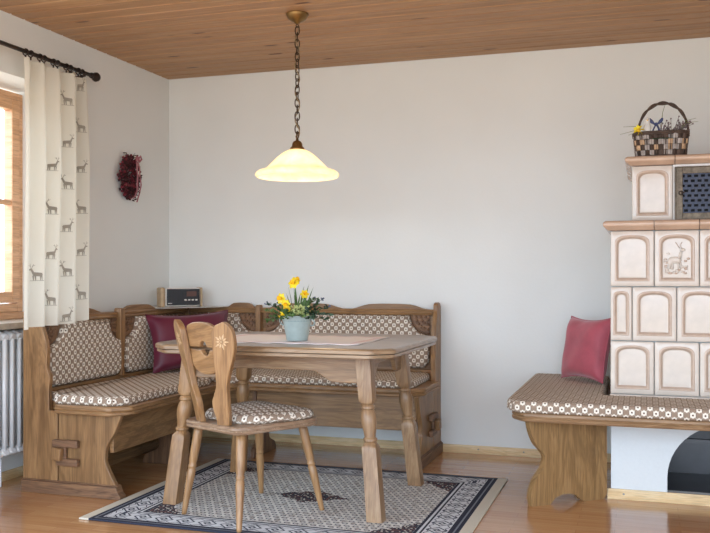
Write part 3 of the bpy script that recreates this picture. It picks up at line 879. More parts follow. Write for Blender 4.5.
for (sx, up, f, L, mt, tip) in ((1, .75, .1, .155, 'leaf_dark', 'berry_blue'), (1, .45, .3, .14, 'leaf_dark', None), (.85, 1.2, 0, .16, 'leaf_dark', 'berry_blue'), (1, .2, .1, .12, 'leaf_dark', None), (.6, 1.3, -.3, .15, 'leaf', 'berry_blue'),
                              (-1, .6, .2, .14, 'leaf', None), (-1, .95, -.1, .16, 'leaf_dark', 'berry_blue'), (-1, .15, .2, .11, 'leaf', None), (-.6, .3, .8, .09, 'leaf', None),
                              (.3, .4, .9, .08, 'leaf', None), (-.2, .5, 1, .08, 'leaf', None), (.7, .3, .7, .09, 'leaf_dark', None), (.5, .8, .6, .11, 'leaf_dark', None), (-.9, .3, -.5, .12, 'leaf', None), (.2, 1, -.8, .12, 'leaf_dark', None), (-.45, .7, .6, .09, 'leaf', None)):
    d = rt_*sx+fwv*f+Vector((0, 0, up)); sprig(base+rt_*sx*.02-fwv*.02, d+Vector((0, 0, .5)), L*.8, 'leaf', .012, .022, 12); sprig(base+rt_*sx*.03+fwv*f*.03, d, L, mt, .014, .026, 16, tip)
# pale primula-like florets at the front
b = B()
for k in range(44):
    c = base+rt_*rng.uniform(-.04, .055)+fwv*rng.uniform(.01, .05)+Vector((0, 0, rng.uniform(.008, .06)))
    for j in range(5): 
        a = j*2*PI/5; leafq(b, c, rt_*math.cos(a)+Vector((0, 0, math.sin(a)))+fwv*.3, .011, .009)
obj('pale_floret', b, 'leaf_pale', plant)['kind'] = 'stuff'
def daffodil(c, face, sc=1.0):
    c = Vector(c); face = Vector(face).normalized(); s = face.cross(Vector((0, 0, 1))).normalized(); u = s.cross(face)
    b = B(); q0 = base+(c-base)*.05; q0.z = PZ+.1
    pts = [q0.lerp(c-face*.012, t/5)+Vector((0, 0, .012*math.sin(PI*t/5))) for t in range(6)]
    st = obj('stem', B().tube(pts, .0025, 6), 'leaf', plant)
    for k in range(6):
        a = k*PI/3; d = s*math.cos(a)+u*math.sin(a); w = face.cross(d)
        L = .026*sc; W = .012*sc
        b.add([c, c+d*L*.45+w*W-face*.001, c+d*L*.45-w*W-face*.001, c+d*L*.85+w*W*.6+face*.003, c+d*L*.85-w*W*.6+face*.003, c+d*L*1.1+face*.002], [(0, 1, 3, 5, 4, 2)], False)
    fl = obj('petals', b, 'daffodil', plant)
    b = B(); b.lathe([(.006*sc, 0), (.0075*sc, .008), (.009*sc, .015), (.0125*sc, .02), (.0105*sc, .019), (.007*sc, .01), (0, .004)], c, 12, axis=face, cap=False)
    obj('trumpet', b, 'daffodil_cup', fl)
for (dx, dz, f, fx, sc) in ((-.072, .085, .02, (-.3, -.9, .1), 1.0), (-.015, .155, 0, (-.1, -.9, .4), 1.05), (-.040, .040, .04, (-.5, -.8, -.2), .9), (.035, .105, .01, (.5, -.8, .2), .8), (-.048, .062, .045, (.1, -1, -.2), .8), (-.062, .012, .05, (-.6, -.7, -.5), .7), (-.006, .168, -.01, (.6, -.5, .5), .8)):
    daffodil(base+rt_*dx+fwv*f+Vector((0, 0, dz+.01)), fx, sc)

# ------------------------------------------------------------------ chair
CA = math.atan2(.9063, .4226)-PI/2
CT = Matrix.Translation((1.381, -1.662, FZ)) @ Matrix.Rotation(CA, 4, 'Z')      # local: x side, y forward, z up
chair = thing('dining_chair', (1.381, -1.662, FZ), 'carved oak farmhouse chair with padded seat and pierced back, drawn up to the table', 'chair')
seatp = [(-.17, -.245), (.17, -.245), (.20, -.20), (.235, .10), (.235, .17), (.19, .225), (-.19, .225), (-.235, .17), (-.235, .10), (-.20, -.20)]
sp_ = roundpoly(seatp, .06, 5)
def cring(z, d, pp=sp_, sy=0):
    n = len(pp); res = []
    for i in range(n):
        ax, ay = pp[i-1]; bx_, by_ = pp[(i+1) % n]; x, y = pp[i]
        nx, ny = -(by_-ay), (bx_-ax); l = math.hypot(nx, ny) or 1
        res.append((x+nx/l*d, y+ny/l*d+sy, z))
    return res
z0 = .392
b = B(CT); b.loops([cring(z0, .008), cring(z0+.004, .002), cring(z0+.012, .0), cring(z0+.016, .004), cring(z0+.020, .0), cring(z0+.029, .001), cring(z0+.033, .007)], True, True, False)
obj('seat', b, 'oak_seat', chair)
cp = roundpoly([(-.11, -.18), (.11, -.18), (.175, -.13), (.224, .08), (.22, .165), (.18, .214), (-.18, .214), (-.22, .165), (-.224, .08), (-.175, -.13)], .06, 5)
zc = z0+.033
b = B(CT); b.loops([cring(zc, .01, cp), cring(zc+.008, 0, cp), cring(zc+.022, .002, cp), cring(zc+.034, .012, cp), *[[(x*k_, (y-.018)*k_+.018, zc+.034+.024*(1-k_*k_)) for x, y, _ in cring(0, .012, cp)] for k_ in (.93, .82, .68, .5, .3, .1)]], True, True, True)
obj('seat_cushion', b, 'fabric', chair, flat=True)
def chair_leg(top, bot):
    top, bot = Vector(top), Vector(bot)
    prof = [(0, .011), (.03, .012), (.25, .016), (.42, .0195), (.50, .019), (.52, .015), (.535, .019), (.555, .019), (.57, .0155), (.60, .019), (.75, .021), (.92, .0215), (1, .020)]
    n = 16; rings = []
    for t, r in prof:
        c = bot.lerp(top, t)
        rings.append([(c.x+r*math.cos(2*PI*i/n+.3)*1.0, c.y+r*math.sin(2*PI*i/n+.3), c.z) for i in range(n)])
    return B(CT).loops(rings)
for tp, bt in (((.145, -.185, z0+.001), (.206, -.246, 0)), ((-.145, -.185, z0+.001), (-.19, -.236, 0)), ((.15, .165, z0+.001), (.213, .23, 0)), ((-.15, .165, z0+.001), (-.226, .248, 0))):
    obj('leg', chair_leg(tp, bt), 'oak_chair', chair)
# backrest: two turned-out stiles and a pierced panel between them
LEAN = .072; ZB = zc-.001; HB = .445
def stile(s):
    """s=+1 right, -1 left. outline in stile plane (w across, h up)"""
    right = smooth_curve([(.030, 0), (.030, .06), (.026, .12), (.024, .17), (.036, .23), (.056, .30), (.062, .35), (.056, .395), (.040, .427), (.010, .447)], 6)
    left = smooth_curve([(-.026, .432), (-.044, .412), (-.046, .38), (-.040, .30), (-.032, .22), (-.030, .17), (-.040, .135), (-.050, .105), (-.046, .07), (-.034, .035), (-.028, 0)], 6)
    ang = math.radians(21)*s
    ca, sa = math.cos(ang), math.sin(ang)
    def fn(a, h, t):
        # plan centre line moves outwards and backwards with height
        cx = s*(.080+.074*(h/HB)); cy = -.222-LEAN*(h/HB)
        a = a*s
        return (cx+a*ca-t*(-sa)*0-t*sa*-1*0+(-sa)*t*0 + 0 + 0, cy, ZB+h) if False else (cx+a*ca+t*(-sa), cy+a*sa+t*ca, ZB+h)
    return right+left[0:], fn
for s in (1, -1):
    out, fn = stile(s)
    b = B(CT); b.prism(out, fn, -.014, .014)
    st = obj('back_stile', b, 'oak_chair', chair, bevel=.005)
    # carved star flower on both faces
    b = B(CT)
    cx_, cy_ = .004, .362
    for k in range(10):
        a = 2*PI*k/10; L = .036 if k % 2 == 0 else .028
        for tt in (-.0145,):
            d = (math.cos(a), math.sin(a)); q = (-d[1], d[0])
            pts = [(cx_+d[0]*.007, cy_+d[1]*.007), (cx_+d[0]*L*.6+q[0]*.0045, cy_+d[1]*L*.6+q[1]*.0045), (cx_+d[0]*L, cy_+d[1]*L), (cx_+d[0]*L*.6-q[0]*.0045, cy_+d[1]*L*.6-q[1]*.0045)]
            b.prism(pts, fn, tt-.0015, tt+.001)
    b.ball(fn(cx_, cy_, -.0145), .005, 8, 5)
    obj('carved_star', b, 'carved_pale', st)
# pierced panel (two boards meeting at a slit)
def pnl(x, z, t): 
    h = z-ZB; return (x, -.222-LEAN*(h/HB)+.012+t+.10*x*x*0, z)
zt = ZB+.425; zs = ZB+.325; zb = ZB+.215
up = [(-.105, zs+.004)]+[(-.105, zt-.02), (-.098, zt-.004)]+smooth_curve([(-.09, zt), (-.05, zt+.012), (0, zt+.014), (.05, zt+.010), (.09, zt-.006)], 4)+[(.105, zt-.02), (.105, zs+.008)]
hole_u = [(.034, zs+.006)]+[(.012+.022*math.cos(a)-.012, zs+.014+.022*math.sin(a)) for a in [PI*i/8 for i in range(0, 9)]]+[(-.034, zs+.004)]
b = B(CT); b.prism(up+[(.06, zs+.006)]+[(.0+.024*math.cos(a), zs+.006+.026*math.sin(a)) for a in [PI*i/10 for i in range(11)]]+[(-.05, zs+.006)], pnl, -.011, .011)
obj('back_panel', b, 'oak_chair', chair, bevel=.004)
lo = smooth_curve([(-.10, zs-.006), (-.098, zs-.05), (-.075, zb+.02), (-.03, zb), (.03, zb), (.075, zb+.02), (.098, zs-.05), (.10, zs-.004)], 5)
b = B(CT); b.prism([(-.10, zs-.006)]+lo[1:-1]+[(.10, zs-.004), (.055, zs-.004)]+[(.012+.026*math.cos(a), zs-.006-.024*math.sin(a)) for a in [PI*i/10 for i in range(11)]]+[(-.04, zs-.006)], pnl, -.011, .011)
obj('back_panel', b, 'oak_chair', chair, bevel=.004)

# ------------------------------------------------------------------ pendant lamp
LPX, LPY = 1.385, -1.13
lamp = thing('pendant_lamp', (LPX, LPY, 1.57), 'pendant lamp with a glowing cream glass shade on a brass chain over the table', 'lamp')
b = B(); b.lathe([(.0, -.052), (.012, -.05), (.018, -.042), (.03, -.038), (.046, -.026), (.054, -.012), (.058, -.004), (.058, -.0005), (0, -.0005)], (LPX, LPY, 2.4), 28, cap=False)
obj('ceiling_canopy', b, 'brass', lamp)
b = B().tube([(LPX+.007*math.cos(a), LPY, 2.339+.009*math.sin(a)) for a in [2*PI*i/14 for i in range(14)]], .002, 6, True); obj('hook', b, 'chain', lamp)
ztop = 2.332; nl = 17; step = (ztop-1.765)/nl
b = B()
L_, W_ = step*.5+.006, .0115
b.tube([(LPX+W_*math.copysign(abs(math.cos(a))**.8, math.cos(a)), LPY, ztop-step/2+L_*math.sin(a)) for a in [2*PI*i/18 for i in range(18)]], .0030, 6, True)
l0 = obj('chain_link', b, 'chain', lamp)
for i in range(1, nl):
    l = dup(l0, (0, 0, -step*i), lamp); l.rotation_euler = (0, 0, math.radians(90)*(i % 2)+math.radians(7*i+20))
b = B().tube([(LPX+.012*math.cos(z*.9+.5), LPY+.012*math.sin(z*.9+.5), 2.34-z*.0195) for z in range(31)], .0028, 6); obj('cord', b, 'cord', lamp)
b = B(); b.lathe([(.0, .135), (.006, .13), (.008, .118), (.02, .112), (.026, .10), (.027, .088), (.036, .080), (.038, .070), (.030, .066)], (LPX, LPY, 1.64), 24, cap=False)
b.tube([(LPX+.008*math.cos(a), LPY, 1.778+.008*math.sin(a)) for a in [2*PI*i/12 for i in range(12)]], .002, 6, True)
obj('shade_cap', b, 'brass', lamp)
b = B()
prof = [(.034, 1.712), (.05, 1.706), (.075, 1.692), (.10, 1.672), (.125, 1.648), (.148, 1.625), (.162, 1.613), (.178, 1.608), (.196, 1.603), (.208, 1.594), (.213, 1.584), (.211, 1.577), (.204, 1.574)]
inn = [(r-.005 if r > .05 else r, z-.005) for r, z in prof[::-1]]
b.lathe(prof+inn, (LPX, LPY, 0), 48, cap=False)
obj('lamp_shade', b, 'shade', lamp)
b = B(); b.ball((LPX, LPY, 1.645), (.03, .03, .036), 14, 10); bl_ = obj('bulb', b, 'bulb', lamp)
b = B(); b.lathe([(.014, 1.68), (.016, 1.70), (.016, 1.712), (0, 1.712)], (LPX, LPY, 0), 14, cap=False); obj('socket', b, 'porcelain', lamp)

# ------------------------------------------------------------------ curtain
rod = thing('curtain_rod', (.1, -1.8, 2.2), 'dark wrought iron curtain rod with a ball finial above the window', 'curtain rod')
RXx, RZ = .1, 2.2
obj('pole', B().tube([(RXx, -1.03, RZ), (RXx, -2.9, RZ)], .011, 10), 'iron', rod)
b = B(); b.lathe([(.011, -.01), (.016, -.005), (.016, .004), (.009, .01), (.012, .016), (.024, .03), (.027, .042), (.022, .056), (.01, .064), (0, .066)], (RXx, -1.03, RZ), 16, axis=(0, 1, 0))
obj('finial', b, 'iron', rod)
b = B(); b.tube([(RXx, -1.09, RZ-.012), (RXx-.04, -1.09, RZ-.02), (.0005, -1.09, RZ-.02)], .007, 8); b.tube([(.002, -1.09, RZ-.06), (.002, -1.09, RZ+.02)], .012, 8)
obj('bracket', b, 'iron', rod)
b = B().tube([(RXx+.016*math.cos(a), -1.12, RZ-.003+.016*math.sin(a)) for a in [2*PI*i/16 for i in range(16)]], .0035, 6, True)
b.box(RXx-.003, RXx+.003, -1.123, -1.117, RZ-.035, RZ-.02)
r0 = obj('curtain_ring', b, 'iron', rod)
for dy in (-.035, -.105, -.14, -.215, -.25, -.325, -.36, -.43, -.47): dup(r0, (0, dy, 0), rod)
CY0, CY1 = -1.62, -1.10        # at the top
ZT, ZH = 2.165, .815
def cpos(u, w):
    """u 0..1 along the rod (0 = away from the corner), w 0..1 top to hem"""
    y = CY0+(CY1-CY0)*u
    yb = -1.83+(.50)*u+.01*math.sin(9*u)
    e = max(0, (w-.15))/.85; e = e*e*(3-2*e)*.85+.15*e
    y = y*(1-e)+yb*e
    x = .105*(1-e)+.262*e
    ph = u*2*PI*6
    pin = math.exp(-((w-.055)/.035)**2)
    fold_top = math.sin(u*2*PI*4.2+.5)*.017*(1+.5*math.sin(u*11))
    fold = .031*math.sin(u*2*PI*4.2+.5)+.003*math.sin(u*2*PI*9+1.3)
    k = min(1, w/.35)
    x += fold_top*(1-k)*(1+.4*pin)+fold*k*(1-.25*e)
    y += .008*math.cos(u*2*PI*4.2)*k
    z = ZT-(ZT-ZH)*w+(.004*math.sin(u*7)+.022*u)*w
    return Vector((x, y, z))
b = B(); NU, NW = 150, 56; vs = []; fs = []
for j in range(NW+1):
    for i in range(NU+1): vs.append(cpos(i/NU, j/NW))
for j in range(NW):
    for i in range(NU):
        a = j*(NU+1)+i; fs.append((a, a+1, a+NU+2, a+NU+1))
b.add(vs, fs, True, 0)
def cnorm(u, w):
    du = cpos(min(u+.004, 1), w)-cpos(max(u-.004, 0), w); dw = cpos(u, min(w+.01, 1))-cpos(u, max(0, w-.01))
    n = dw.cross(du).normalized()
    return n if n.x > 0 else -n
def deer(u0, w0, scl, flip):
    """silhouette laid on the cloth; local units in metres"""
    ARC = 0.86
    polys = [[(-.032, .02), (.02, .022), (.03, .045), (.022, .052), (-.03, .045), (-.036, .035)],
             [(.012, .04), (.026, .034), (.038, .068), (.028, .074)],
             [(.026, .066), (.050, .064), (.052, .070), (.036, .080), (.028, .076)],
             [(-.034, -.008), (-.029, -.008), (-.024, .022), (-.034, .026)], [(-.022, -.008), (-.017, -.008), (-.014, .022), (-.024, .022)],
             [(.006, -.008), (.011, -.008), (.016, .024), (.006, .022)], [(.018, -.008), (.023, -.008), (.028, .028), (.018, .026)],
             [(.030, .078), (.033, .078), (.022, .108), (.019, .107)], [(.034, .078), (.037, .079), (.044, .112), (.041, .112)],
             [(.026, .092), (.028, .095), (.012, .103), (.012, .100)], [(.040, .094), (.041, .091), (.056, .102), (.055, .105)],
             [(-.05, -.012), (.045, -.012), (.04, -.009), (-.05, -.0085)]]
    for p in polys:
        v2 = []
        for a, h in p:
            a = a*scl*(-1 if flip else 1); h = h*scl
            u = u0+a*1.15/ARC; w = w0-h/(ZT-ZH)
            u = min(max(u, .002), .998)
            v2.append(cpos(u, w)+cnorm(u, w)*.0016)
        b.add(v2, [tuple(range(len(v2)))], False, 1)
for c, (u, w0_) in enumerate(((.215, .14), (.455, .06), (.695, .125), (.93, .05))):
    for r in range(7):
        w = w0_+r*.172
        if w < .985 and not (c == 0 and r not in (4,)) and not (c == 1 and r < 2): deer(u, w, .62 if (r+c) % 2 else .68, (r+c) % 2 == 0)
cur = obj('curtain', b, ['curtain', 'thread'], origin=(.1, -1.36, ZH))
tag(cur, 'cream linen curtain printed with small grey deer, gathered beside the window', 'curtain')

# ------------------------------------------------------------------ wreath
WC = Vector((.026, -.535, 1.682))
wreath = thing('berry_wreath', WC, 'dark red oval berry wreath with a pink ribbon on the left wall', 'wreath')
rng = random.Random(5)
b = B()
for i in range(520):
    a = rng.uniform(0, 2*PI); rr = .060+max(-.045, min(.032, rng.gauss(0, .024))); ph = rng.uniform(0, PI)
    y = math.cos(a)*rr*1.18; z = math.sin(a)*(rr*1.0+.042)
    x = .012+abs(rng.gauss(0, .012))
    b.ball(WC+Vector((x-.018, y, z)), rng.uniform(.006, .011), 6, 4, m=0 if rng.random() < .6 else 1)
obj('berries', b, ['berry', 'berry_dark'], wreath)['kind'] = 'stuff'
b = B()
for i in range(170):
    a = rng.uniform(0, 2*PI); rr = .066+max(-.03, min(.034, rng.gauss(0, .022)))
    leafq(b, WC+Vector((.004+rng.uniform(0, .018), math.cos(a)*rr, math.sin(a)*(rr+.042))), (rng.uniform(.2, 1), rng.uniform(-1, 1), rng.uniform(-1, 1)), .022, .011)
obj('dried_leaves', b, 'berry_dark', wreath)['kind'] = 'stuff'
def ribbon(pts, w, name='ribbon_tail'):
    b = B(); vs = []
    for p, ww in pts:
        p = Vector(p); vs += [WC+p+Vector((0, -w*ww, 0)), WC+p+Vector((0, w*ww, 0))]
    b.add(vs, [(2*i, 2*i+1, 2*i+3, 2*i+2) for i in range(len(pts)-1)], True)
    o = obj(name, b, 'pink_ribbon', wreath); md = o.modifiers.new('s', 'SOLIDIFY'); md.thickness = .0015
ribbon([((.034, .036, .10), 1), ((.040, .030, .06), 1.1), ((.036, .044, .02), .9), ((.040, .034, -.03), 1.1), ((.036, .038, -.08), 1), ((.032, .02, -.12), 1), ((.02, -.005, -.135), .8)], .008)
ribbon([((.034, .05, .10), 1), ((.038, .064, .06), 1), ((.034, .072, .01), .9), ((.036, .084, -.04), 1), ((.03, .075, -.09), 1), ((.02, .06, -.15), .9)], .007)
b = B()
for s in (-1, 1):
    b.tube([WC+Vector((.036, .042, .115)), WC+Vector((.046, .042+s*.018, .135)), WC+Vector((.046, .042+s*.03, .118)), WC+Vector((.04, .042+s*.016, .102)), WC+Vector((.036, .042, .112))], .0065, 6)
b.ball(WC+Vector((.042, .042, .112)), .01, 8, 6)
obj('ribbon_bow', b, 'pink_ribbon', wreath)
obj('hook', B().tube([WC+Vector((-.0255, -.02, .15)), WC+Vector((-.005, -.02, .15)), WC+Vector((-.005, -.02, .12))], .003, 6), 'iron', wreath)

# ------------------------------------------------------------------ tiled stove
SX, SY = 2.9, -.88
stove = thing('tiled_stove', (3.4, -.45, 0), 'cream and pink tiled stove with arched relief tiles on a white base', 'stove')
SR = 3.92
# plaster base with arched niche
NX0, NX1, NZ0, NZR = 3.162, 3.682, .044, .115
nr = (NX1-NX0)/2; ncx = (NX0+NX1)/2
archp = [(ncx-nr*math.cos(a), NZR+nr*math.sin(a)) for a in [PI*i/24 for i in range(25)]]
b = B()
yF, yB = SY+.012, SY+.50
# front face built around the opening: left part, right part, crown
zt_ = .404
arcL = archp[:13]; arcR = archp[12:]
b.prism([(SX+.006, 0), (NX0, 0), (NX0, NZ0)]+arcL+[(ncx, zt_), (SX+.006, zt_)], XZ, yF, yF+.06)
b.prism([(ncx, zt_)]+arcR+[(NX1, NZ0), (NX1, 0), (SR, 0), (SR, zt_)], XZ, yF, yF+.06)
b.box(NX0+.0, NX1, yF, yF+.06, 0, NZ0-.0)
b.box(SX+.006, SR, yB, -.001, 0, zt_); b.box(SX+.006, NX0-.02, yF+.06, yB, 0, zt_); b.box(NX1+.02, SR, yF+.06, yB, 0, zt_)
obj('plaster_base', b, 'base_plaster', stove)
n_ = [(NX0-.02, NZ0)]+[(ncx-(nr+.018)*math.cos(a), NZR+(nr+.018)*math.sin(a)) for a in [PI*i/24 for i in range(25)]]+[(NX1+.02, NZ0)]
b = B(); rings = [[(x, y, z) for x, z in n_] for y in (yF+.0605, yB-.002)]
b.loops(rings, False, False, True)
b.box(NX0-.02, NX1+.02, yF+.061, yB-.001, .02, NZ0)
b.box(NX0-.02, NX1+.02, yB-.006, yB-.001, NZ0, zt_-.01)
b.box(NX0, NX1, yF+.2, yF+.23, .25, .27)
obj('niche_lining', b, 'niche', stove)
b = B(); b.prism([(yF-a, z) for a, z in bbprof(.018)], lambda a, z, t: (t, a, z), SX-.01, SR)
b.lathe([(.006, 0), (.006, .003), (.0, .004)], (2.965, yF-.014, .026), 8, (0, -1, 0), m=1)
obj('base_trim', b, ['pine_base', 'metal'], stove, bevel=.002)
# core behind tiles
b = B(); b.box(SX+.012, SR-.005, SY+.02, -.001, .4045, 1.287); b.box(3.012, SR-.02, -.78, -.001, 1.30, 1.604)
b.box(SX+.004, SX+.0115, SY+.02, -.001, .4045, 1.2865)
obj('stove_body', b, 'grout', stove)
TW = .2005
def tile(x0, z0, w, h, narrow=False, face_y=SY, relief=False):
    b = B()
    x1, z1 = x0+w, z0+h; g = .0018
    x0 += g; x1 -= g; z0 += g; z1 -= g
    cx = (x0+x1)/2; w_ = x1-x0; h_ = z1-z0
    mx, mz = (.026 if not narrow else .018), .030
    ax0, ax1, az0, az1 = x0+mx, x1-mx, z0+mz, z1-mz*.85
    aw = (ax1-ax0); rise = aw*(.26 if not narrow else .42)
    def arc(ins):
        X0, X1, Z0, Z1 = ax0+ins, ax1-ins, az0+ins, az1-ins
        W = X1-X0; R = rise-ins*.2
        zs = Z1-R; pts = []
        nb, ns, na = 8, 8, 20
        for i in range(nb): pts.append((X0+W*i/nb, Z0))
        for i in range(ns): pts.append((X1, Z0+(zs-Z0)*i/ns))
        for i in range(na):
            a = PI*i/na; pts.append((X0+W/2+W/2*math.copysign(abs(math.cos(a))**.75, math.cos(a)), zs+R*math.sin(a)**.8 if 0 < i else zs))
        for i in range(ns): pts.append((X0, zs+(Z0-zs)*i/ns))
        return pts
    P0 = arc(0)
    def rect(ins):
        X0, X1, Z0, Z1 = x0+ins, x1-ins, z0+ins, z1-ins
        pts = []; nb, ns, na = 8, 8, 20
        for i in range(nb): pts.append((X0+(X1-X0)*i/nb, Z0))
        for i in range(ns): pts.append((X1, Z0+(Z1-.03-Z0)*i/ns))
        path = [(X1, Z1-.03), (X1, Z1), (X0, Z1), (X0, Z1-.03)]; per = [.03, X1-X0, .03]; T = sum(per)
        for i in range(na):
            d = T*i/na
            if d < .03: pts.append((X1, Z1-.03+d))
            elif d < .03+per[1]: pts.append((X1-(d-.03), Z1))
            else: pts.append((X0, Z1-(d-.03-per[1])))
        for i in range(ns): pts.append((X0, Z1-.03+(Z0-Z1+.03)*i/ns))
        return pts
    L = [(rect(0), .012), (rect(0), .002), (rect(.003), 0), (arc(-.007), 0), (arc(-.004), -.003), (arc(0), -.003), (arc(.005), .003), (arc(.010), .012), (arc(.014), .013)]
    def add(k0, k1, m):
        rings = [[(x, face_y+d, z) for x, z in p] for p, d in L[k0:k1+1]]
        b.loops(rings, True, False, True, m)
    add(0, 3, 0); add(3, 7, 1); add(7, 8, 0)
    n = len(L[-1][0]); cc = (cx, face_y+.010, (az0+az1)/2)
    P = [(x, face_y+.013, z) for x, z in L[-1][0]]
    b.add(P+[cc], [(i, (i+1) % n, n) for i in range(n)], True, 0)
    if relief:
        zc_ = (az0+az1)/2; yy = face_y+.009
        b.ball((cx-.008, yy, zc_-.01), (.030, .007, .017), 12, 8, 0); b.ball((cx-.028, yy, zc_-.018), (.014, .006, .02), 10, 6, 0)
        b.tube([(cx+.012, yy, zc_-.004), (cx+.02, yy-.001, zc_+.03)], [.009, .006], 8, m=0); b.ball((cx+.026, yy, zc_+.038), (.013, .005, .008), 10, 6, 0)
        for s in (0, 1): b.tube([(cx+.022-s*.008, yy, zc_+.044), (cx+.015-s*.012, yy, zc_+.06), (cx+.024-s*.03, yy, zc_+.075)], .002, 5, m=1)
        for lx in (-.034, -.02, .006, .016): b.tube([(cx+lx, yy, zc_-.02), (cx+lx+.004, yy, zc_-.052)], [.005, .003], 6, m=0)
        r2 = random.Random(4)
        for i in range(34):
            px, pz = r2.uniform(-.05, .05), r2.uniform(-.075, -.035) if i < 22 else r2.uniform(-.07, .02)
            if i >= 22: px = math.copysign(r2.uniform(.035, .052), px)
            b.ball((cx+px, yy+.002, zc_+pz), (.008, .005, .006), 6, 4, m=i % 3 == 0 and 1 or 0)
    return b
first = None
rows = [(.505, .2545, SX+.003, False), (.7605, .2585, SX+.003, True), (1.020, .2665, SX+.003, False)]
for ri, (z, h, xs, half) in enumerate(rows):
    x = xs; proto = None
    if half:
        obj('tile', tile(x, z, .1005, h, True), ['glaze', 'glaze_rim'], stove); x += .1005
    rel = (ri == 2)
    x_first = x; k = 0
    while x+TW <= SR+.02:
        if rel and k == 1:
            obj('relief_tile', tile(x, z, TW, h, relief=True), ['glaze', 'glaze_rim'], stove)['label'] = 'tile with a deer in relief'
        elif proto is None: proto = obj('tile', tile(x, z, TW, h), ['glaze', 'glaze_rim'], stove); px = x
        else: dup(proto, (x-px, 0, 0), stove)
        x += TW; k += 1
# lower plinth strip between tiles and seat
obj('tile_plinth', B().box(SX+.001, SR, SY-.002, SY+.011, .45, .5035), 'glaze', stove, bevel=.003)
def ledge(zb_, zt2, x0, x1, y0, cuts, name):
    """rounded cornice of glazed pieces; returns around the left side"""
    hgt = zt2-zb_
    prof = [(0, zb_), (.012, zb_+.002), (.022, zb_+.010), (.034, zb_+hgt*.45), (.036, zb_+hgt*.7), (.032, zt2-.006), (.024, zt2), (-.05, zt2), (-.05, zb_)]
    xs = [x0]+cuts+[x1]
    for i in range(len(xs)-1):
        a, c = xs[i]+.0012, xs[i+1]-.0012
        b = B()
        if i == 0:
            rings = []
            rings.append([(a-d, -.002, z) for d, z in prof]); rings.append([(a-d, y0-d, z) for d, z in prof]); rings.append([(c, y0-d, z) for d, z in prof])
            b.loops(rings, True, True, False)
        else:
            b.prism(prof, lambda d, z, t: (t, y0-d, z), a, c)
        obj(name, b, 'glaze_trim', stove, bevel=.003)
ledge(1.2875, 1.334, SX+.004, SR, SY, [3.103, 3.303, 3.503, 3.703], 'ledge_piece')
obj('ledge_top', B().box(SX+.056, SR, SY+.052, -.001, 1.288, 1.332), 'glaze_trim', stove)
ledge(1.6045, 1.648, 3.003, SR-.02, -.80, [3.198, 3.42, 3.64], 'cornice_piece')
obj('cornice_top', B().box(3.056, SR-.02, -.748, -.001, 1.606, 1.6465), 'glaze_trim', stove)
obj('tile', tile(3.0, 1.336, .19, .2675, face_y=-.80), ['glaze', 'glaze_rim'], stove)
obj('upper_side', B().box(3.0015, 3.0115, -.787, -.001, 1.336, 1.604), 'glaze', stove, bevel=.002)
obj('upper_edge', B().box(3.1905, 3.196, -.80, -.79, 1.336, 1.604), 'glaze', stove)
obj('upper_strip', B().box(3.196, SR-.02, -.80, -.789, 1.5935, 1.604), 'glaze', stove)
obj('tile', tile(3.62, 1.336, .19, .2675, face_y=-.80), ['glaze', 'glaze_rim'], stove)
# warm air grate
gx0, gx1, gz0, gz1 = 3.199, 3.615, 1.337, 1.5925
b = B(); 
def gframe(b, w, y0, y1, ins=0):
    b.box(gx0+ins, gx0+ins+w, y0, y1, gz0+ins, gz1-ins); b.box(gx1-ins-w, gx1-ins, y0, y1, gz0+ins, gz1-ins)
    b.box(gx0+ins+w, gx1-ins-w, y0, y1, gz0+ins, gz0+ins+w); b.box(gx0+ins+w, gx1-ins-w, y0, y1, gz1-ins-w, gz1-ins)
gframe(b, .034, -.812, -.792); gframe(b, .006, -.816, -.812); 
gr = obj('grate_frame', b, 'grate', stove, bevel=.002)
b = B(); X0, X1, Z0, Z1 = gx0+.034, gx1-.034, gz0+.034, gz1-.034
ny = 17
for r in range(ny):
    z = Z0+(Z1-Z0)*r/(ny-1)
    if r % 2 == 0: b.box(X0, X1, -.808, -.803, z-.0055, z+.0055)
for r in range((ny-1)//2):
    z = Z0+(Z1-Z0)*(r+.5)/((ny-1)/2); off = (r % 2)*.015
    x = X0+off
    while x < X1: b.box(max(X0, x-.006), min(X1, x+.006), -.807, -.803, z-.009, z+.009); x += .030
obj('lattice', b, 'grate_dark', gr)
obj('grate_backing', B().box(gx0, gx1, -.7915, -.7895, gz0, gz1), 'matt_black', stove)  # plain black sheet filling the view through the lattice
obj('ring_pull', B().tube([(3.225+.009*math.cos(a), -.818, 1.466+.009*math.sin(a)) for a in [2*PI*i/14 for i in range(14)]], .0025, 6, True).tube([(3.225, -.812, 1.466), (3.242, -.818, 1.47)], .003, 6), 'iron', gr)

# ------------------------------------------------------------------ stove bench and pads
sbench = thing('stove_bench', (2.7, -.7, 0), 'oak bench wrapping the tiled stove, carried by a scrolled diagonal support board', 'bench')
SBP = [(2.468, -.004), (2.468, -1.15), (2.535, -1.235), (SR, -1.235), (SR, SY-.004), (SX-.004, SY-.004), (SX-.004, -.004)]
pp = roundpoly(SBP, .02, 4)
b = B()
def rg(z, d):
    n = len(pp); res = []
    for i in range(n):
        ax, ay = pp[i-1]; bx_, by_ = pp[(i+1) % n]; x, y = pp[i]
        nx, ny_ = -(by_-ay), (bx_-ax); l = math.hypot(nx, ny_) or 1
        res.append((x-nx/l*d*-1 if False else x+nx/l*d, y+ny_/l*d, z))
    return res
sgn = 1
b.loops([rg(.4048, .008), rg(.410, .002), rg(.42, .0), rg(.425, .005), rg(.431, .001), rg(.442, .001), rg(.447, .006)], True, True, False)
obj('seat_board', b, 'oak_pale', sbench)
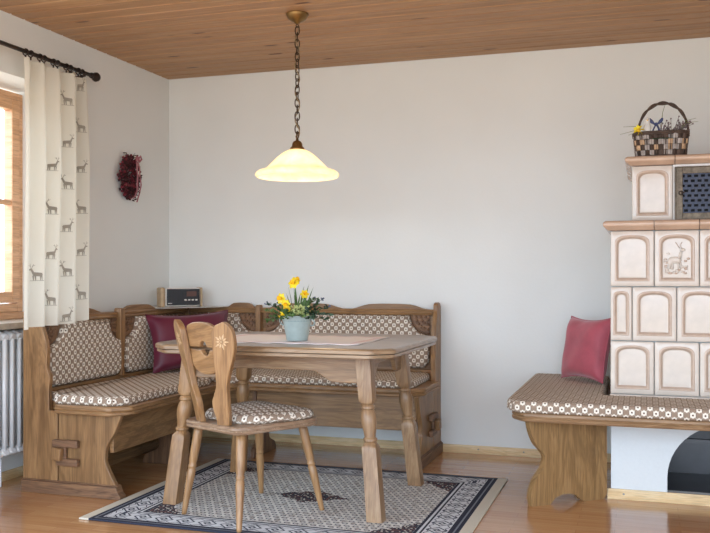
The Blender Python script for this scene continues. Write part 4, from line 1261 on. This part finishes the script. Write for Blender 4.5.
# diagonal support: from stove corner towards front left
A0 = Vector((2.563, -1.148, 0)); A1 = Vector((2.888, -.888, 0)); du = (A1-A0).normalized(); nn = Vector((du.y, -du.x, 0)); LL = (A1-A0).length
left = smooth_curve([(-.016, .404), (-.006, .35), (.02, .29), (.052, .255), (.055, .250), (.072, .225), (.066, .185), (.042, .15), (.036, .145), (.012, .105), (-.004, .055), (0, 0)], 5)
foot = [(0, 0), (.10, 0), (.112, .012), (.13, .03), (.17, .042), (.20, .042), (.24, .034), (.262, .016), (.275, .004), (.29, 0), (LL-.02, 0), (LL-.018, .0)]
prof = left+foot[1:]+[(LL-.0, .02), (LL, .404)]
b = B(); b.prism(prof, lambda a, z, t: tuple(A0+du*a+nn*t+Vector((0, 0, z))), -.036, 0)
obj('support_board', b, 'oak_stove', sbench, bevel=.003, grain=2)
obj('wall_batten', B().box(2.53, SX-.01, -.03, -.004, .37, .404), 'oak_pale', sbench)
def pad(poly, label):
    ppx = roundpoly(poly, .035, 5)
    if 0 and sum(ppx[i-1][0]*ppx[i][1]-ppx[i][0]*ppx[i-1][1] for i in range(len(ppx))) < 0: ppx = ppx[::-1]
    def ring(z, d):
        n = len(ppx); res = []
        for i in range(n):
            ax, ay = ppx[i-1]; bx_, by_ = ppx[(i+1) % n]; x, y = ppx[i]
            nx, ny_ = -(by_-ay), (bx_-ax); l = math.hypot(nx, ny_) or 1
            res.append((x+nx/l*d, y+ny_/l*d, z))
        return res
    b = B(); b.loops([ring(.4478, .008), ring(.455, 0), ring(.475, 0), ring(.488, .003), ring(.496, .008), ring(.499, .014)], True, True, True)
    o = obj('seat_pad', b, 'fabric', flat=True); tag(o, label, 'seat pad'); return o
pad([(2.444, -.012), (2.444, -1.15), (2.495, -1.245), (SR, -1.245), (SR, SY-.004), (2.872, SY-.004), (2.872, -.012)], 'L-shaped patterned seat pad on the stove bench, under the red velvet pillow')

# ------------------------------------------------------------------ basket
BKX, BKY, BKZ = 3.135, -.72, 1.6485
basket = thing('wicker_basket', (BKX, BKY, BKZ), 'dark woven wicker basket with an arched handle on top of the stove', 'basket')
rng = random.Random(9)
_t = []; _L = [0.0]
for i in range(721):
    t = i/720*2*PI; q = lambda v: math.copysign(abs(v)**.45, v)
    _t.append((.112*q(math.cos(t)), .075*q(math.sin(t))))
    if i: _L.append(_L[-1]+math.dist(_t[-1], _t[-2]))
def bk_t(a):
    d = (a % 1.0)*_L[-1]
    lo_, hi_ = 0, 720
    while hi_-lo_ > 1:
        m_ = (lo_+hi_)//2
        if _L[m_] <= d: lo_ = m_
        else: hi_ = m_
    f = (d-_L[lo_])/max(1e-9, _L[hi_]-_L[lo_])
    return (lo_+f)/720
def bk(a, z, out=0):
    """rounded-rectangle perimeter, a 0..1"""
    t = bk_t(a)*2*PI; ca, sa = math.cos(t), math.sin(t)
    r = lambda q, e: math.copysign(abs(q)**e, q)
    f = 1+.10*z/.11
    return (BKX+(.112*f+out)*r(ca, .45), BKY+(.075*f+out)*r(sa, .45), BKZ+z)
b = B(); NR, NC = 4, 34
for r in range(NR):
    for c in range(NC):
        o_ = .004 if (r+c) % 2 else -.001
        za, zb2 = .006+r*.026, .006+r*.026+.0235
        m = (1, 2, 2, 0)[rng.randrange(4)] if (r in (1, 2)) else (0 if rng.random() < .6 else 2)
        p = []
        for q in range(4):
            a = (c+q/3)/NC
            bulge = .003 if q in (1, 2) else 0
            p.append((bk(a, za, o_+bulge), bk(a, zb2, o_+bulge), bk(a, za, -.006), bk(a, zb2, -.006)))
        for q in range(3):
            A_, B_ = p[q], p[q+1]
            b.add([A_[0], B_[0], B_[1], A_[1]], [(0, 1, 2, 3)], True, m)
            b.add([A_[1], B_[1], B_[3], A_[3]], [(0, 1, 2, 3)], False, m)
            b.add([A_[0], B_[0], B_[2], A_[2]], [(0, 1, 2, 3)], False, m)
            b.add([A_[2], B_[2], B_[3], A_[3]], [(0, 1, 2, 3)], False, 0)
for c in range(NC):
    b.tube([bk((c+.5)/NC, z, .0045) for z in (0, .03, .06, .11)], .0032, 5, m=0)
body = obj('woven_body', b, ['wicker', 'wicker_light', 'wicker_grey'], basket)
b = B()
for z, r in ((.004, .005), (.108, .006), (.116, .006)):
    b.tube([bk(i/60, z, .003+.0025*math.sin(i*1.6)) for i in range(60)], r, 6, True)
obj('basket_rim', b, 'wicker', basket)
obj('basket_bottom', B().lathe([(0, .002), (.075, .002), (.075, .01), (0, .01)], (BKX, BKY, BKZ), 20, cap=False), 'wicker', basket)
b = B()
for ph in (0, PI):
    b.tube([(BKX+(.118-.004*0)*math.cos(PI*i/28)*(1-.03*math.sin(PI*i/28))+.010, BKY+.006*math.cos(i*.8+ph), BKZ+.10+.168*math.sin(PI*i/28)**.85+.005*math.sin(i*.8+ph)) for i in range(29)], .0055, 6)
obj('handle', b, 'wicker', basket)
# contents
b = B()
for i in range(150):
    a = rng.uniform(0, 2*PI); r = rng.uniform(0, 1)**.5
    p = (BKX+.095*r*math.cos(a), BKY+.06*r*math.sin(a), BKZ+.092+rng.uniform(-.005, .012))
    leafq(b, p, (rng.uniform(-1, 1), rng.uniform(-1, 1), rng.uniform(.1, 1.3)), rng.uniform(.02, .035), .012, m=rng.randrange(3))
b.lathe([(0, .075), (.085, .08), (.1, .085)], (BKX, BKY, BKZ), 16, m=0, cap=False)
o = obj('dried_greenery', b, ['leaf_dark', 'twig', 'wicker']); o['kind'] = 'stuff'; tag(o, 'dried moss and leaves filling the wicker basket on the stove', 'dried plants')
b = B()
for i in range(60):
    x = BKX+rng.uniform(.0, .09); y = BKY+rng.uniform(-.05, .05); h = rng.uniform(.03, .085)
    q = [(x, y, BKZ+.1)]
    dx, dy = rng.uniform(-.03, .06), rng.uniform(-.04, .03)
    q += [(x+dx*.5, y+dy*.5, BKZ+.1+h*.6), (x+dx*1.1, y+dy, BKZ+.1+h*rng.uniform(.7, 1.1))]
    b.tube(q, [.0016, .0014, .001], 4)
    b.ball(q[-1], .0045, 5, 4)
o = obj('dried_twigs', b, 'twig'); o['kind'] = 'stuff'; tag(o, 'grey dried twigs with buds in the right half of the wicker basket', 'dried plants')
b = B()
for d in ((.02, 0, .135, .01), (.17, 0, .045, 0), (.16, -.01, .06, 0), (-.175, -.01, .035, 0), (-.15, -.03, -.01, 0), (-.19, .0, .0, 0)):
    s = -1 if d[0] < 0 else 1
    x0_ = BKX+(.08*s if abs(d[0]) > .1 else .0)
    b.tube([(x0_, BKY-.02, BKZ+.11), (x0_+(BKX+d[0]-x0_)*.4, BKY-.03, BKZ+.135+d[2]*.6), (BKX+d[0], BKY-.03+d[1], BKZ+.12+d[2])], [.0018, .0014, .0008], 4)
tag(obj('grass_stems', b, 'twig_green'), 'thin curved grass stems sticking out of the wicker basket', 'dried plants')
b = B(); fc = Vector((BKX-.102, BKY-.075, BKZ+.128))
for k in range(7):
    a = 2*PI*k/7; leafq(b, fc, (math.cos(a), -.35, math.sin(a)), .030, .022)
b.ball(fc+Vector((0, -.006, 0)), .009, 8, 6, m=1); b.tube([fc, fc+Vector((.02, .02, -.04))], .002, 5, m=2)
tag(obj('yellow_flower', b, ['daffodil', 'daffodil_cup', 'leaf']), 'yellow artificial flower at the left rim of the wicker basket', 'flower')
b = B(); gc = Vector((BKX-.062, BKY-.062, BKZ+.112))
b.loops([[(gc.x+r*math.cos(2*PI*i/14), gc.y+r*.8*math.sin(2*PI*i/14), gc.z+z) for i in range(14)] for r, z in ((.004, 0), (.016, .01), (.019, .025), (.015, .042), (.010, .052), (.012, .060), (.013, .068), (.009, .077), (.002, .081))], True, True, True)
b.ball(gc+Vector((0, -.014, .064)), (.004, .008, .003), 6, 5, m=1)
b.ball(gc+Vector((.006, -.009, .070)), .0022, 5, 4, m=2); b.ball(gc+Vector((-.006, -.009, .070)), .0022, 5, 4, m=2)
tag(obj('bird_figurine', b, ['porcelain', 'daffodil_cup', 'matt_black']), 'small white bird figurine standing in the wicker basket', 'figurine')
b = B(); rc = Vector((BKX-.022, BKY-.06, BKZ+.158))
for s in (-1, 1):
    b.loops([[(rc.x+s*(.006+dx)+0*0, rc.y+.006*math.cos(2*PI*i/10), rc.z+dz+w*math.sin(2*PI*i/10)) for i in range(10)] for dx, dz, w in ((0, 0, .005), (.010, .010, .010), (.020, .018, .012), (.026, .021, .006))], True, True, True)
    b.loops([[(rc.x+s*dx+.004*math.cos(2*PI*i/8), rc.y-.002+.003*math.sin(2*PI*i/8), rc.z-dz) for i in range(8)] for dx, dz in ((.0, .0), (.012, .025), (.022, .05), (.03, .062))], True, True, True)
b.ball(rc, .008, 8, 6)
tag(obj('ribbon_bow', b, 'blue_ribbon'), 'dark blue ribbon bow tied among the flowers in the wicker basket', 'ribbon')

# ------------------------------------------------------------------ camera
cam = bpy.data.cameras.new('camera'); co = bpy.data.objects.new('camera', cam); C.objects.link(co)
F_, YH, YAW = 884, 276.5, 18.1
cam.sensor_fit = 'HORIZONTAL'; cam.sensor_width = 36; cam.lens = F_/710*36
cam.shift_y = (YH-266.5)/710; cam.clip_start = .05
co.location = (3.057, -5.302, 1.068); co.rotation_euler = (PI/2, 0, math.radians(YAW))
bpy.context.scene.camera = co

# ------------------------------------------------------------------ light
w = bpy.data.worlds.new('World'); bpy.context.scene.world = w; w.use_nodes = True
nt = w.node_tree; nt.nodes.clear()
o_ = nt.nodes.new('ShaderNodeOutputWorld'); bg = nt.nodes.new('ShaderNodeBackground'); nt.links.new(bg.outputs[0], o_.inputs[0])
tc = nt.nodes.new('ShaderNodeTexCoord'); sp = nt.nodes.new('ShaderNodeSeparateXYZ'); nt.links.new(tc.outputs['Generated'], sp.inputs[0])
mr = nt.nodes.new('ShaderNodeMapRange'); mr.inputs[1].default_value = -.07; mr.inputs[2].default_value = .07; nt.links.new(sp.outputs[2], mr.inputs[0])
cr = nt.nodes.new('ShaderNodeValToRGB'); nt.links.new(mr.outputs[0], cr.inputs[0])
cr.color_ramp.elements[0].color = (.46, .44, .41, 1); cr.color_ramp.elements[1].color = (.80, .97, 1.17, 1)
nt.links.new(cr.outputs[0], bg.inputs[0]); bg.inputs[1].default_value = 3.7
def area(name, loc, rot, sx, sy, e, col):
    l = bpy.data.lights.new(name, 'AREA'); l.shape = 'RECTANGLE'; l.size = sx; l.size_y = sy; l.energy = e; l.color = col
    a = bpy.data.objects.new(name, l); C.objects.link(a); a.location = loc; a.rotation_euler = rot; return a
# world light let in behind the camera, where the rear wall is left out
por = area('open_rear_daylight', (2.3, RY0-.02, 1.2), (PI/2, 0, 0), 4.6, 2.35, 1, (1, 1, 1)); por.data.cycles.is_portal = True
por2 = area('window_daylight', (-.34, -1.95, 1.45), (0, -PI/2, 0), 1.2, 1.5, 1, (1, 1, 1)); por2.data.cycles.is_portal = True
por4 = area('door_daylight', (RX+.14, -4.1, 1.07), (0, PI/2, 0), 2.1, 1.8, 1, (1, 1, 1)); por4.data.cycles.is_portal = True
por3 = area('added_opening_daylight', (-.34, -4.5, 1.1), (0, -PI/2, 0), 2.2, 2.9, 1, (1, 1, 1)); por3.data.cycles.is_portal = True  # portal for the added opening in the unseen part of the left wall
pl = bpy.data.lights.new('lamp_light', 'POINT'); pl.energy = 1.3; pl.color = (1, .84, .62); pl.shadow_soft_size = .03
po = bpy.data.objects.new('lamp_light', pl); C.objects.link(po); po.location = (LPX, LPY, 1.60)

sc = bpy.context.scene
sc.view_settings.view_transform = 'Standard'; sc.view_settings.look = 'None'; sc.view_settings.gamma = 1; sc.view_settings.use_curve_mapping = False
sc.view_settings.exposure = 0.84
sc.cycles.use_denoising = True; sc.cycles.max_bounces = 8; sc.cycles.diffuse_bounces = 5; sc.cycles.sample_clamp_indirect = 6
